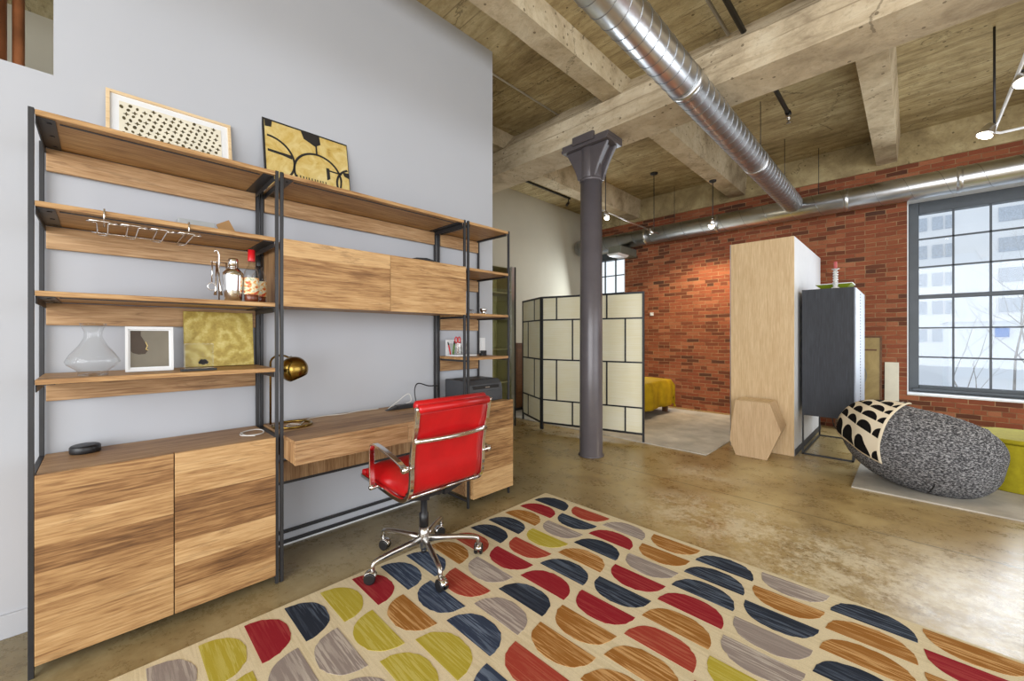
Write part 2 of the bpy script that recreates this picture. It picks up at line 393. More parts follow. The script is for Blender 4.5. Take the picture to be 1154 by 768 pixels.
# ------------------------------------------------------------------ mesh builder
class MB:
    def __init__(s): s.v = []; s.f = []; s.mi = []; s.sm = []; s.uv = {}
    def add(s, vs, fs, mi=0, smooth=False):
        o = len(s.v); s.v += [tuple(p) for p in vs]
        for f in fs: s.f.append([i + o for i in f]); s.mi.append(mi); s.sm.append(smooth)
        return s
    def box(s, x0, x1, y0, y1, z0, z1, mi=0):
        if x0 > x1: x0, x1 = x1, x0
        if y0 > y1: y0, y1 = y1, y0
        if z0 > z1: z0, z1 = z1, z0
        vs = [(x, y, z) for z in (z0, z1) for y in (y0, y1) for x in (x0, x1)]
        return s.add(vs, [(0, 2, 3, 1), (4, 5, 7, 6), (0, 1, 5, 4), (2, 6, 7, 3), (0, 4, 6, 2), (1, 3, 7, 5)], mi)
    def prism(s, poly, axis, a0, a1, mi=0, smooth=False):
        """poly in the two other axes (in xyz order); extruded along axis"""
        def mk(p, a):
            q = list(p); q.insert(axis, a); return tuple(q)
        n = len(poly); vs = [mk(p, a0) for p in poly] + [mk(p, a1) for p in poly]
        s.add(vs, [list(range(n))[::-1], [n + i for i in range(n)]], mi)
        o = len(s.v) - 2 * n
        for i in range(n):
            s.f.append([o + i, o + (i + 1) % n, o + n + (i + 1) % n, o + n + i]); s.mi.append(mi); s.sm.append(smooth)
        return s
    def tube(s, pts, r, seg=10, mi=0, closed=False, caps=True):
        pts = [Vector(p) for p in pts]; n = len(pts)
        rs = r if isinstance(r, (list, tuple)) else [r] * n
        vs = []; prev = None
        for i, p in enumerate(pts):
            a = pts[i - 1] if (i > 0 or closed) else p
            b = pts[(i + 1) % n] if (i < n - 1 or closed) else p
            t = (b - a).normalized() if (b - a).length > 1e-9 else Vector((0, 0, 1))
            if prev is None:
                up = Vector((0, 0, 1)) if abs(t.z) < 0.95 else Vector((1, 0, 0))
                nx = t.cross(up).normalized()
            else:
                nx = (prev - t * prev.dot(t)).normalized()
            prev = nx; ny = t.cross(nx)
            for k in range(seg):
                an = 2 * PI * k / seg
                vs.append(p + (nx * math.cos(an) + ny * math.sin(an)) * rs[i])
        fs = []
        m = n if closed else n - 1
        for i in range(m):
            j = (i + 1) % n
            for k in range(seg):
                fs.append((i * seg + k, i * seg + (k + 1) % seg, j * seg + (k + 1) % seg, j * seg + k))
        s.add(vs, fs, mi, True)
        if caps and not closed:
            o = len(s.v) - n * seg
            s.f.append([o + k for k in range(seg)][::-1]); s.mi.append(mi); s.sm.append(False)
            s.f.append([o + (n - 1) * seg + k for k in range(seg)]); s.mi.append(mi); s.sm.append(False)
        return s
    def lathe(s, prof, c=(0, 0, 0), seg=28, mi=0, axis=2):
        vs = []
        for r, z in prof:
            for k in range(seg):
                a = 2 * PI * k / seg
                p = [r * math.cos(a), r * math.sin(a)]; p.insert(axis, z)
                vs.append((p[0] + c[0], p[1] + c[1], p[2] + c[2]))
        fs = []
        for i in range(len(prof) - 1):
            for k in range(seg):
                fs.append((i * seg + k, i * seg + (k + 1) % seg, (i + 1) * seg + (k + 1) % seg, (i + 1) * seg + k))
        s.add(vs, fs, mi, True); o = len(s.v) - len(vs)
        if prof[0][0] > 1e-4 and not getattr(s, 'open', False):
            s.f.append([o + k for k in range(seg)][::-1]); s.mi.append(mi); s.sm.append(False)
        if prof[-1][0] > 1e-4 and not getattr(s, 'open', False):
            q = o + (len(prof) - 1) * seg
            s.f.append([q + k for k in range(seg)]); s.mi.append(mi); s.sm.append(False)
        return s
    def ribbon(s, path, y0, y1, th, mi=0):
        """band following a path in the XZ plane, spanning y0..y1"""
        n = len(path); vs = []
        for i, (x, z) in enumerate(path):
            a = path[max(i - 1, 0)]; b = path[min(i + 1, n - 1)]
            tx, tz = b[0] - a[0], b[1] - a[1]; l = math.hypot(tx, tz)
            nx, nz = -tz / l * th / 2, tx / l * th / 2
            vs += [(x + nx, y0, z + nz), (x + nx, y1, z + nz), (x - nx, y1, z - nz), (x - nx, y0, z - nz)]
        fs = [(0, 1, 2, 3), (4 * n - 1, 4 * n - 2, 4 * n - 3, 4 * n - 4)]
        for i in range(n - 1):
            for k in range(4):
                fs.append((4 * i + k, 4 * i + 4 + k, 4 * i + 4 + (k + 1) % 4, 4 * i + (k + 1) % 4))
        return s.add(vs, fs, mi, False)
    def sphere(s, c, r, seg=20, rings=12, sc=(1, 1, 1), mi=0):
        vs = [(c[0], c[1], c[2] - r * sc[2])]
        for i in range(1, rings):
            a = -PI / 2 + PI * i / rings
            for k in range(seg):
                b = 2 * PI * k / seg
                vs.append((c[0] + r * sc[0] * math.cos(a) * math.cos(b), c[1] + r * sc[1] * math.cos(a) * math.sin(b), c[2] + r * sc[2] * math.sin(a)))
        vs.append((c[0], c[1], c[2] + r * sc[2]))
        fs = [(0, 1 + (k + 1) % seg, 1 + k) for k in range(seg)]
        for i in range(rings - 2):
            for k in range(seg):
                a = 1 + i * seg
                fs.append((a + k, a + (k + 1) % seg, a + seg + (k + 1) % seg, a + seg + k))
        a = 1 + (rings - 2) * seg
        fs += [(a + k, a + (k + 1) % seg, len(vs) - 1) for k in range(seg)]
        return s.add(vs, fs, mi, True)
    def build(s, name, mat, parent=None, bevel=0, world_coords=True, bseg=2, origin=None):
        off = Vector((0, 0, 0))
        if parent is not None and world_coords:
            p = parent; 
            while p is not None: off += p.location; p = p.parent
        if origin is not None: off = off + Vector(origin) if parent is None else off
        me = bpy.data.meshes.new(name)
        me.from_pydata([tuple(Vector(v) - off) for v in s.v], [], s.f)
        mats = mat if isinstance(mat, (list, tuple)) else [mat]
        for m in mats: me.materials.append(m)
        for i, p in enumerate(me.polygons): p.material_index = s.mi[i]; p.use_smooth = s.sm[i]
        bm = bmesh.new(); bm.from_mesh(me); bmesh.ops.recalc_face_normals(bm, faces=bm.faces); bm.to_mesh(me); bm.free()
        o = bpy.data.objects.new(name, me); C.objects.link(o)
        if parent is not None: o.parent = parent
        elif origin is not None: o.location = origin
        if bevel:
            b = o.modifiers.new('bevel', 'BEVEL'); b.width = bevel; b.segments = bseg; b.limit_method = 'ANGLE'; b.angle_limit = 0.6
        return o

def tag(o, label=None, cat=None, group=None, kind=None):
    if label: o['label'] = label
    if cat: o['category'] = cat
    if group: o['group'] = group
    if kind: o['kind'] = kind
    return o
def thing(name, label, cat, loc=(0, 0, 0), group=None, rot=None):
    o = bpy.data.objects.new(name, None); C.objects.link(o)
    o.location = loc; o.empty_display_size = 0.1
    if rot: o.rotation_euler = rot
    return tag(o, label, cat, group)
def struct(o, label=None): o['kind'] = 'structure'; (label and o.__setitem__('label', label)); return o
def B(*a): return MB().box(*a)

# ================================================================== SETTING
SL = 3.86     # slab height
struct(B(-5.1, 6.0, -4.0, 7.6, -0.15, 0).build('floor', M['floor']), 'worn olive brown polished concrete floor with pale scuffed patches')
struct(B(-5.1, 6.0, -4.0, 7.6, SL, SL + 0.15).build('ceiling', M['slab']), 'board marked raw concrete ceiling slab')

# white partition wall behind the wall unit, low on its left with an opening above
WX = -2.71
w = MB().box(WX - 0.12, WX, -0.154, 2.493, 0, SL).box(WX - 0.12, WX, -4.0, -0.154, 0, 2.43)
struct(w.build('wall_left', M['white']), 'white plaster partition wall behind the shelving')
struct(B(-5.1, -5.0, -4.0, 7.6, 0, SL).build('wall_far_left', M['warmwhite']), 'off white plaster wall of the sleeping corner')
struct(B(WX, WX + 0.014, -4.0, -0.215, 0, 0.10).build('baseboard_left', M['white'], bevel=0.003), 'white baseboard left of the cabinet')
struct(B(WX, WX + 0.012, 0.655, 1.85, 0, 0.012).build('baseboard_desk', M['wgloss']), 'thin white base strip under the desk')

# brick wall with two window openings
YB = 7.2; BT = 3.46
W1 = (-0.03, 1.40, 0.535, 3.01); W2 = (-4.95, -3.99, 0.535, 3.01)
b = MB()
for (x0, x1) in ((-5.1, W2[0]), (W2[1], W1[0]), (W1[1], 6.0)): b.box(x0, x1, YB, YB + 0.4, 0, BT)
for wi in (W1, W2):
    b.box(wi[0], wi[1], YB, YB + 0.4, 0, wi[2]); b.box(wi[0], wi[1], YB, YB + 0.4, wi[3], BT)
struct(b.build('wall_back', M['brick']), 'old red brick wall with pale mortar')
struct(B(-5.0, 6.0, YB - 0.02, YB + 0.4, BT, SL).build('trim_1', M['slab']), 'concrete edge beam above the brick wall')

# main beam (runs along X) with a haunched near top edge
YN, YF, ZB = 3.53, 3.96, 3.33
rnd = random.Random(3)
mb = MB(); xs = [-5.0 + i * 0.12 for i in range(92)]
prof0 = [(YN, ZB), (YN - 0.0, 3.62), (YN + 0.05, 3.66), (YN + 0.13, 3.76), (YN + 0.22, SL), (YF, SL), (YF, ZB)]
vs = []; n = len(prof0)
for i, x in enumerate(xs):
    for k, (y, z) in enumerate(prof0):
        j = 0.0
        if k in (1, 2, 3, 4): j = 0.022 * noise.noise(Vector((x * 2.3, k * 3.1, 0))) + 0.008 * rnd.uniform(-1, 1)
        vs.append((x, y + j, z + (j if k in (2, 3) else 0)))
fs = [tuple(range(n)), tuple(len(vs) - n + q for q in range(n))[::-1]]
for i in range(len(xs) - 1):
    for k in range(n): fs.append((i * n + k, i * n + (k + 1) % n, (i + 1) * n + (k + 1) % n, (i + 1) * n + k))
mb.add(vs, fs)
struct(mb.build('trim_2', M['beam']), 'large pale concrete beam crossing the room over the column')
q = 3
for (xa, xb) in ((-3.90, -3.67), (-2.10, -1.87), (-0.32, -0.12), (1.46, 1.66), (3.2, 3.4)):
    struct(MB().prism([(xa, 3.515), (xb, 3.515), (xb + 0.03, SL), (xa - 0.03, SL)], 1, YF - 0.05, YB).build('trim_%d' % q, M['joist']), 'concrete joist between the main beam and the brick wall'); q += 1
for (xa, xb) in ((-3.90, -3.67), (-2.225, -2.02), (-0.36, -0.16), (1.46, 1.66), (3.2, 3.4)):
    mj = MB(); ys = [-4.0 + 0.15 * i for i in range(53)]
    vs = []
    for y in ys:
        j = 0.012 * noise.noise(Vector((xa, y * 3, 0)))
        vs += [(xa + j, y, 3.652), (xb, y, 3.652), (xb + 0.015, y, SL), (xa - 0.03, y, SL)]
    fs = [(0, 1, 2, 3), tuple(len(vs) - 1 - k for k in range(4))]
    for i in range(len(ys) - 1):
        for k in range(4): fs.append((4 * i + k, 4 * i + (k + 1) % 4, 4 * i + 4 + (k + 1) % 4, 4 * i + 4 + k))
    mj.add(vs, fs)
    struct(mj.build('trim_%d' % q, M['joist']), 'concrete joist on the near side of the main beam'); q += 1

# windows
def window(n, wi, cols, yf=7.45, label=''):
    x0, x1, z0, z1 = wi
    r = thing('window_%d' % n, label, None, (x0, yf, z0)); r['kind'] = 'structure'
    if 'category' in r: del r['category']
    fr = MB()
    gx0, gx1, gz0, gz1 = x0 + 0.108, x1 - 0.108, 0.632, 2.85
    fr.box(x0 + 0.012, gx0, yf - 0.03, yf + 0.1, z0 + 0.012, z1); fr.box(gx1, x1 - 0.012, yf - 0.03, yf + 0.1, z0 + 0.012, z1)
    fr.box(gx0, gx1, yf - 0.03, yf + 0.1, z0 + 0.012, gz0); fr.box(gx0, gx1, yf - 0.03, yf + 0.1, gz1, z1)
    fr.box(x0 + 0.05, x1 - 0.05, yf - 0.07, yf - 0.03, z0 + 0.03, 0.60)
    fr.box(gx0, gx1, yf - 0.02, yf + 0.06, 1.752, 1.802)
    fr.build('window_frame', M['winframe'], r, bevel=0.006)
    mu = MB()
    for z in (2.525, 2.161, 1.375, 0.999): mu.box(gx0, gx1, yf + 0.0, yf + 0.035, z - 0.009, z + 0.009)
    for k in range(1, cols):
        x = gx0 + (gx1 - gx0) * k / cols; mu.box(x - 0.009, x + 0.009, yf + 0.0, yf + 0.035, gz0, gz1)
    mu.build('glazing_bars', M['winframe'], r)
    B(gx0 - 0.01, gx1 + 0.01, yf + 0.036, yf + 0.044, gz0 - 0.01, gz1 + 0.01).build('window_pane', M['pane'], r)
    cs = MB().box(x0, x0 + 0.012, 7.195, yf + 0.1, z0, z1).box(x1 - 0.012, x1, 7.195, yf + 0.1, z0, z1).box(x0, x1, 7.195, yf + 0.1, z1 - 0.012, z1)
    cs.build('casing', M['wgloss'], r)
    B(x0 - 0.0, x1 + 0.0, 7.175, yf + 0.0, z0 - 0.012, z0 + 0.012).build('window_sill', M['wgloss'], r, bevel=0.003)
    return r
window(1, W1, 4, label='tall dark framed window with glazing bars in the brick wall')
window(2, W2, 3, label='far window behind the column above the folding screen')

# outside
gr = B(-80, 80, 8.2, 140, -5.3, -5).build('ground', M['snow']); struct(gr, 'pale ground outside the windows')
ab = thing('apartment_building', 'tall pale apartment block seen through the right window', 'building', (5, 64, -5))
B(-14, 16, 64, 80, -5, 42).build('facade_wall', M['facade'], ab)
for k in range(0, 11):
    z = 13.6 - 9.2 + 3.07 * k - 3.07
    for (xa, xb) in ((0.5, 1.3), (1.7, 2.5), (2.7, 3.3), (6.4, 8.2), (8.6, 10.4)):
        B(xa, xb, 63.9, 64.1, z - 0.7, z + 0.7).build('window', M['fwin'], ab)
lb = thing('low_building', 'low white building in front of the apartment block', 'building', (5, 48, -5))
B(2.2, 6.5, 48, 56, -5, 2.4).build('wall', M['snow'], lb); B(2.0, 6.7, 47.8, 56.2, 2.4, 2.7).build('roof', M['facade'], lb)
B(4.6, 5.3, 47.85, 48, 1.2, 1.9).build('sign', plain('blue_sign', col(70, 120, 190), 0.5), lb)

def tree(loc, seed, label):
    R = random.Random(seed); m = MB()
    def br(p, d, r, l, depth):
        pts = [p]; rs = [r]; q = Vector(p); dd = Vector(d)
        for k in range(4):
            dd = (dd + Vector((R.uniform(-.18, .18), R.uniform(-.18, .18), R.uniform(-.03, .14)))).normalized()
            q = q + dd * l / 4; pts.append(tuple(q)); rs.append(r * (1 - 0.14 * (k + 1)))
            if depth < 4 and k >= 1:
                nd = (dd + Vector((R.uniform(-1, 1), R.uniform(-1, 1), R.uniform(-.1, .5))) * 0.8).normalized()
                br(tuple(q), nd, rs[-1] * 0.55, l * R.uniform(.5, .72), depth + 1)
        m.tube(pts, rs, 5)
    br(loc, (0, 0, 1), 0.11, 5.2, 0)
    tag(m.build('tree', M['bark'], origin=loc), label, 'tree', 'bare trees outside the right window')
# (tree.build keeps world vertices relative to its base)
tree((2.2, 17, -5), 3, 'bare winter tree outside the right window, further left of the two')
tree((4.2, 21, -5), 11, 'bare winter tree outside the right window, further right of the two')

# ================================================================== COLUMN
CX, CY = -2.425, 3.66
t = thing('column', 'dark grey painted cast iron column with flared capital under the beam', 'column', (CX, CY, 0))
MB().lathe([(0.135, 0), (0.135, 0.012), (0.121, 0.016), (0.119, 1.2), (0.113, 2.91)], (CX, CY, 0), 40).build('shaft', M['iron'], t)
MB().lathe([(0.115, 2.905), (0.122, 2.912), (0.122, 2.930), (0.114, 2.94)], (CX, CY, 0), 40).build('collar', M['iron'], t)
cp = MB()
cp.lathe([(0.112, 2.93), (0.112, 3.27)], (CX, CY, 0), 32)
def flare(z):
    k = max(0, min(1, (z - 2.93) / 0.32)); return 0.108 + 0.15 * (k ** 1.35)
zs = [2.93 + 0.32 * i / 10 for i in range(11)]
poly = [(CX - flare(z), z) for z in zs] + [(CX + flare(z), z) for z in reversed(zs)]
cp.prism(poly, 1, CY - 0.098, CY - 0.062); cp.prism(poly, 1, CY + 0.062, CY + 0.098)
polyi = [(CX - flare(z) + 0.05, z) for z in zs] + [(CX + flare(z) - 0.05, z) for z in reversed(zs)]
cp.prism(polyi, 1, CY - 0.062, CY + 0.062)
cp.box(CX - 0.285, CX + 0.285, CY - 0.15, CY + 0.15, 3.25, 3.285)
cp.box(CX - 0.285, CX + 0.285, CY - 0.135, CY + 0.15, 3.285, ZB)
cp.box(CX - 0.13, CX + 0.13, CY - 0.165, CY - 0.12, 3.285, 3.37)
cp.build('capital', M['iron'], t, bevel=0.006)

# ================================================================== DUCTS
DX, DZ, DR, DY = -1.178, 3.13, 0.1225, 6.93
def duct(name, label, p0, p1, r, pitch, branch=None):
    o = thing(name, label, 'duct', p0)
    MB().tube([p0, p1], r, 48).build('pipe_wall', M['duct'], o)
    a = Vector(p0); bb = Vector(p1); L = (bb - a).length; d = (bb - a).normalized()
    nx = Vector((0, 0, 1)); ny = d.cross(nx)
    pts = []; turns = L / pitch; N = int(turns * 28)
    for i in range(N + 1):
        an = 2 * PI * turns * i / N
        pts.append(a + d * (L * i / N) + (nx * math.cos(an) + ny * math.sin(an)) * (r + 0.0005))
    MB().tube(pts, 0.0022, 5).build('spiral_seam', M['seam'], o)
    return o
big = duct('round_duct', 'large shiny galvanised spiral duct running overhead towards the brick wall', (DX, -3.9, DZ), (DX, DY - 0.146, DZ), DR, 0.115)
for y in (1.2, 3.0, 4.9):
    MB().lathe([(DR + 0.001, -0.03), (DR + 0.005, -0.028), (DR + 0.005, 0.028), (DR + 0.001, 0.03)], (DX, y, DZ), 48, axis=1).build('coupling', M['duct'], big)
for y in (5.1, 6.3):
    MB().tube([(DX, y, DZ + DR), (DX, y, SL)], 0.004, 6).build('hanger_rod', M['steel'], big)
sm = duct('round_duct', 'narrower spiral duct running along the top of the brick wall', (-4.9, DY, 3.075), (5.9, DY, 3.075), 0.144, 0.30)
for x in (-3.4, -2.2, -0.6, 0.4):
    MB().lathe([(0.145, -0.025), (0.150, -0.023), (0.150, 0.023), (0.145, 0.025)], (x, DY, 3.075), 40, axis=0).build('coupling', M['duct'], sm)
for x in (-2.9, -0.9, 1.0):
    MB().tube([(x, DY, 3.22), (x, DY, SL)], 0.004, 6).build('hanger_rod', M['steel'], sm)

# sprinkler and conduit pipes
def sprinkler():
    o = thing('sprinkler_pipe', 'black iron sprinkler pipe passing the main beam and ending in a head', 'pipe', (-0.955, -3.9, 3.72))
    MB().tube([(-0.955, -3.9, 3.72), (-0.955, 5.3, 3.72)], 0.021, 14).build('pipe_run', M['blackpipe'], o)
    MB().lathe([(0.027, -0.03), (0.027, 0.03)], (-0.955, 4.5, 3.72), 14, axis=1).lathe([(0.028, -0.03), (0.028, 0.03)], (-0.955, 5.28, 3.72), 14, axis=1).build('fitting', M['blackpipe'], o)
    MB().lathe([(0.02, 3.73), (0.02, 3.66), (0.012, 3.655), (0.012, 3.625), (0.022, 3.62), (0.022, 3.617)], (-0.955, 5.3, 0), 14).build('sprinkler_head', M['alu'], o)
sprinkler()
tag(MB().tube([(-1.06, -3.9, 3.74), (-1.06, 3.6, 3.74)], 0.014, 12).build('conduit', M['alu'], origin=(-1.06, -3.9, 3.74)), 'bright metal conduit beside the sprinkler pipe above the duct', 'pipe')
tag(MB().tube([(-2.92, -3.9, 3.845), (-2.92, 3.72, 3.845)], 0.010, 10).build('conduit', M['cable'], origin=(-2.92, -3.9, 3.845)), 'thin white conduit running along the dark slab beside the white wall', 'pipe')
o = thing('ceiling_track', 'short black light track fixed to the slab above the far left wall', 'light track', (-4.54, 4.9, SL))
B(-4.555, -4.525, 4.9, 6.15, SL - 0.03, SL).build('rail', M['black'], o)
MB().tube([(-4.54, 6.1, SL - 0.03), (-4.54, 6.1, SL - 0.12)], 0.01).tube([(-4.54, 6.1, SL - 0.10), (-4.52, 6.02, SL - 0.17)], 0.025).build('lamp_head', M['black'], o)

# copper pipe behind the low wall
tag(MB().lathe([(0.075, 0), (0.075, 1.5), (0.078, 1.51), (0.078, 1.55), (0.075, 1.56), (0.075, SL)], (-3.3, -0.42, 0), 20).build('riser_pipe', M['pipe'], origin=(-3.3, -0.42, 0)), 'thick rusty copper coloured pipe standing behind the low wall', 'pipe')
tag(MB().lathe([(0.022, 0), (0.022, SL)], (-3.32, -0.31, 0), 12).build('riser_pipe', M['pipe'], origin=(-3.32, -0.31, 0)), 'thin brown pipe beside the thick one behind the low wall', 'pipe')

# ================================================================== WALL UNIT
XF, XB = -2.31, WX + 0.012      # front plane, back plane
PW = 0.0155
def post(p, x, y, z0=0, z1=2.118):
    o = B(x, x + PW, y, y + PW, z0, z1).build('post', M['steel'], p, bevel=0.0015)
def bracket(p, y0, y1, z):
    m = MB().box(XB + 0.02, XF - 0.02, y0, y1, z - 0.004, z).box(XB + 0.02, XF - 0.02, y0 if y0 < y1 else y1, y0 + (0.004 if True else 0), z - 0.028, z)
    for x in (XF - 0.06, XF - 0.20, XF - 0.33): m.lathe([(0.007, 0), (0.007, 0.002)], (x, (y0 + y1) / 2 + 0.008, z - 0.0065), 10)
    m.build('bracket', M['steel'], p)
def shelf(p, y0, y1, z, back=True, brk=True):
    B(XB + 0.004, XF - 0.002, y0, y1, z, z + 0.020).build('shelf', M['wood_shelf'], p, bevel=0.002)
    if brk:
        bracket(p, y0, y0 + 0.05, z); 
        m = MB().box(XB + 0.02, XF - 0.02, y1 - 0.05, y1, z - 0.004, z).box(XB + 0.02, XF - 0.02, y1 - 0.004, y1, z - 0.028, z); m.build('bracket', M['steel'], p)
        B(XF - 0.05, XF - 0.042, y0 + 0.06, y1 - 0.06, z - 0.004, z).build('stiffener', M['steel'], p)
    if back: B(XB + 0.002, XB + 0.020, y0 + 0.004, y1 - 0.004, z - 0.102, z - 0.005).build('back_rail', M['wood_rail'], p, bevel=0.002)
def cabinet(p, y0, y1, z0, z1, doors, xf=XF + 0.003):
    B(XB + 0.002, xf - 0.022, y0 + 0.002, y1 - 0.002, z0, z1 - 0.0).build('cabinet_body', M['wood_top'], p)
    n = doors; wd = (y1 - y0) / n
    for k in range(n):
        ya = y0 + wd * k + (0.002 if k else 0); yb = y0 + wd * (k + 1) - (0.002 if k < n - 1 else 0)
        B(xf - 0.020, xf, ya, yb, z0, z1).build('door', M['wood_front'], p, bevel=0.0015)
def sidebars(p, y, zz):
    for z in zz: B(XB + PW, XF - PW, y, y + PW, z - PW, z).build('side_bar', M['steel'], p)

# left tower
U = thing('shelving_unit', 'wide left tower of four wooden shelves over a two door plank cabinet, dark steel posts', 'shelving unit', (-2.5, 0.22, 0))
for y in (-0.1945, 0.620): post(U, XF - PW, y); post(U, XB, y)
for z in (2.095, 1.755, 1.420, 1.087): shelf(U, -0.178, 0.620, z)
cabinet(U, -0.178, 0.620, 0.044, 0.752, 2)
sidebars(U, -0.1945, (0.75, 0.04)); sidebars(U, 0.620, (0.75, 0.04))

# centre: desk, hutch, top shelf
D = thing('wall_desk', 'wall desk with plank drawer box, closed upper cabinet and long top shelf on dark posts', 'desk', (-2.5, 1.25, 0))
post(D, XF - PW, 0.6425); post(D, XB, 0.6425)
post(D, XF - PW, 1.8465, 0.62); post(D, XB, 1.8465, 0.38)
shelf(D, 0.659, 1.846, 2.095)
# hutch
hb = MB().box(XB + 0.002, XF - 0.02, 0.659, 0.677, 1.432, 1.772).box(XB + 0.002, XF - 0.02, 1.828, 1.846, 1.432, 1.772)
hb.box(XB + 0.002, XF - 0.02, 0.677, 1.828, 1.432, 1.450).box(XB + 0.002, XF - 0.02, 0.677, 1.828, 1.754, 1.772).box(XB + 0.002, XB + 0.012, 0.677, 1.828, 1.45, 1.754)
hb.build('hutch_body', M['wood_side'], D)
B(XF - 0.018, XF + 0.002, 0.657, 1.2595, 1.425, 1.776).build('hutch_door', M['wood_hutch'], D, bevel=0.0015)
B(XF - 0.018, XF + 0.002, 1.2625, 1.862, 1.425, 1.776).build('hutch_door', M['wood_hutch'], D, bevel=0.0015)
# desk box
DT = 0.756
B(XB + 0.002, -2.133, 0.657, 1.90, DT - 0.018, DT).build('desk_top', M['wood_top'], D, bevel=0.002)
db = MB().box(XB + 0.03, -2.155, 0.659, 0.677, 0.638, DT - 0.019).box(XB + 0.03, -2.155, 1.88, 1.90, 0.638, DT - 0.019).box(XB + 0.03, -2.155, 0.677, 1.88, 0.638, 0.650)
db.build('drawer_box', M['wood_side'], D)
B(-2.153, -2.133, 0.657, 1.2795, 0.636, DT - 0.019).build('drawer_front', M['wood_rail'], D, bevel=0.0015)
B(-2.153, -2.133, 1.2825, 1.90, 0.636, DT - 0.019).build('drawer_front', M['wood_rail'], D, bevel=0.0015)
B(XB + 0.02, XB + 0.038, 0.66, 1.846, 0.402, 0.52).build('modesty_board', M['wood_side'], D)
B(XB + 0.02, XB + 0.036, 0.66, 1.846, 0.385, 0.401).build('cross_bar', M['steel'], D)
B(XB, XB + 0.016, 0.66, 1.846, 0.080, 0.096).build('cross_bar', M['steel'], D)
B(XB, XB + 0.016, 0.66, 1.846, 0.018, 0.034).build('cross_bar', M['steel'], D)
sidebars(D, 0.6425, (0.745,)); sidebars(D, 1.846, (0.62,))

# right tower
N = thing('shelving_unit', 'narrow right tower of open shelves above a plank cabinet, carrying the printer', 'shelving unit', (-2.5, 2.1, 0))
for y in (1.881,): post(N, XF - PW, y); post(N, XB, y)
post(N, XF - PW, 2.300, 0, 2.118); post(N, XB, 2.300, 0, 2.118)
for z in (2.095, 1.755, 1.420, 1.090): shelf(N, 1.897, 2.300, z, True, False)
for z in (2.095, 1.755, 1.420, 1.090):
    B(XB + 0.02, XF - 0.02, 1.897, 1.915, z - 0.014, z).build('bracket', M['steel'], N); B(XB + 0.02, XF - 0.02, 2.282, 2.300, z - 0.014, z).build('bracket', M['steel'], N)
cabinet(N, 1.910, 2.298, 0.062, 0.755, 1, XF + 0.003)
B(XF - 0.016, XF + 0.0205, 1.915, 2.333, 0.062, 0.757).build('door', M['wood_front'], N, bevel=0.0015)
sidebars(N, 1.881, (0.75, 0.06))

# ------------------------------------------------------------------ things on the unit
def plate(m, poly, x, th, mi):
    """polygon in local yz raised th above x"""
    n = len(poly); m.prism(poly, 0, x, x + th, mi)
def ring(m, cy, cz, r, wd, a0, a1, x, mi, clip, seg=28):
    for i in range(seg):
        aa = a0 + (a1 - a0) * i / seg; ab_ = a0 + (a1 - a0) * (i + 1) / seg
        q = [(cy + rr * math.cos(a), cz + rr * math.sin(a)) for rr, a in ((r, aa), (r + wd, aa), (r + wd, ab_), (r, ab_))]
        if all(clip[0] <= y <= clip[1] and clip[2] <= z <= clip[3] for y, z in q): m.prism(q, 0, x, x + 0.0012, mi)

# framed dotted print (leaning back)
def lean(name, label, cat, y, x_bottom, z, H):
    dx = x_bottom - (WX + 0.003)
    ang = -math.asin(min(0.95, dx / H))
    return thing(name, label, cat, (x_bottom, y, z), rot=(0, ang, 0)), ang
A, _ = lean('framed_print', 'pale oak framed print of dark dots and stars leaning on the top shelf', 'picture', 0.009, -2.64, 2.1165, 0.33)
Wd, Hd = 0.490, 0.330
fm = MB()
for bx in ((0, .014, 0, Wd, 0, .014), (0, .014, 0, Wd, Hd - .014, Hd), (0, .014, 0, .014, .014, Hd - .014), (0, .014, Wd - .014, Wd, .014, Hd - .014)): fm.box(*bx)
fm.build('picture_frame', M['frame_oak'], A, bevel=0.001, world_coords=False)
B(0.001, 0.005, .013, Wd - .013, .013, Hd - .013).build('mat_board', M['wgloss'], A, world_coords=False)
pm = MB().box(0.0052, 0.0065, 0.045, Wd - 0.045, 0.035, Hd - 0.045, 0)
R = random.Random(5)
for i in range(-8, 24):
    for j in range(-2, 16):
        y = 0.058 + i * 0.0245 + j * 0.0085; z = 0.045 + j * 0.0235 - i * 0.0075
        if not (0.052 < y < Wd - 0.052 and 0.042 < z < Hd - 0.052): continue
        y += R.uniform(-.002, .002); z += R.uniform(-.002, .002)
        if (i + 2 * j) % 3 == 0:
            pl = []
            for k in range(8):
                a = PI / 4 * k; rr = 0.0118 if k % 2 == 0 else 0.0050
                pl.append((y + rr * math.cos(a), z + rr * math.sin(a)))
        else:
            ry = R.uniform(.0052, .0078); rz = R.uniform(.0068, .0096); tl = R.uniform(-.5, .5)
            pl = [(y + ry * math.cos(a) * math.cos(tl) - rz * math.sin(a) * math.sin(tl), z + ry * math.cos(a) * math.sin(tl) + rz * math.sin(a) * math.cos(tl)) for a in [2 * PI * k / 8 for k in range(8)]]
        pm.prism(pl, 0, 0.0066, 0.0072, 1)
pm.build('print', [M['paper'], M['inkolive']], A, world_coords=False)

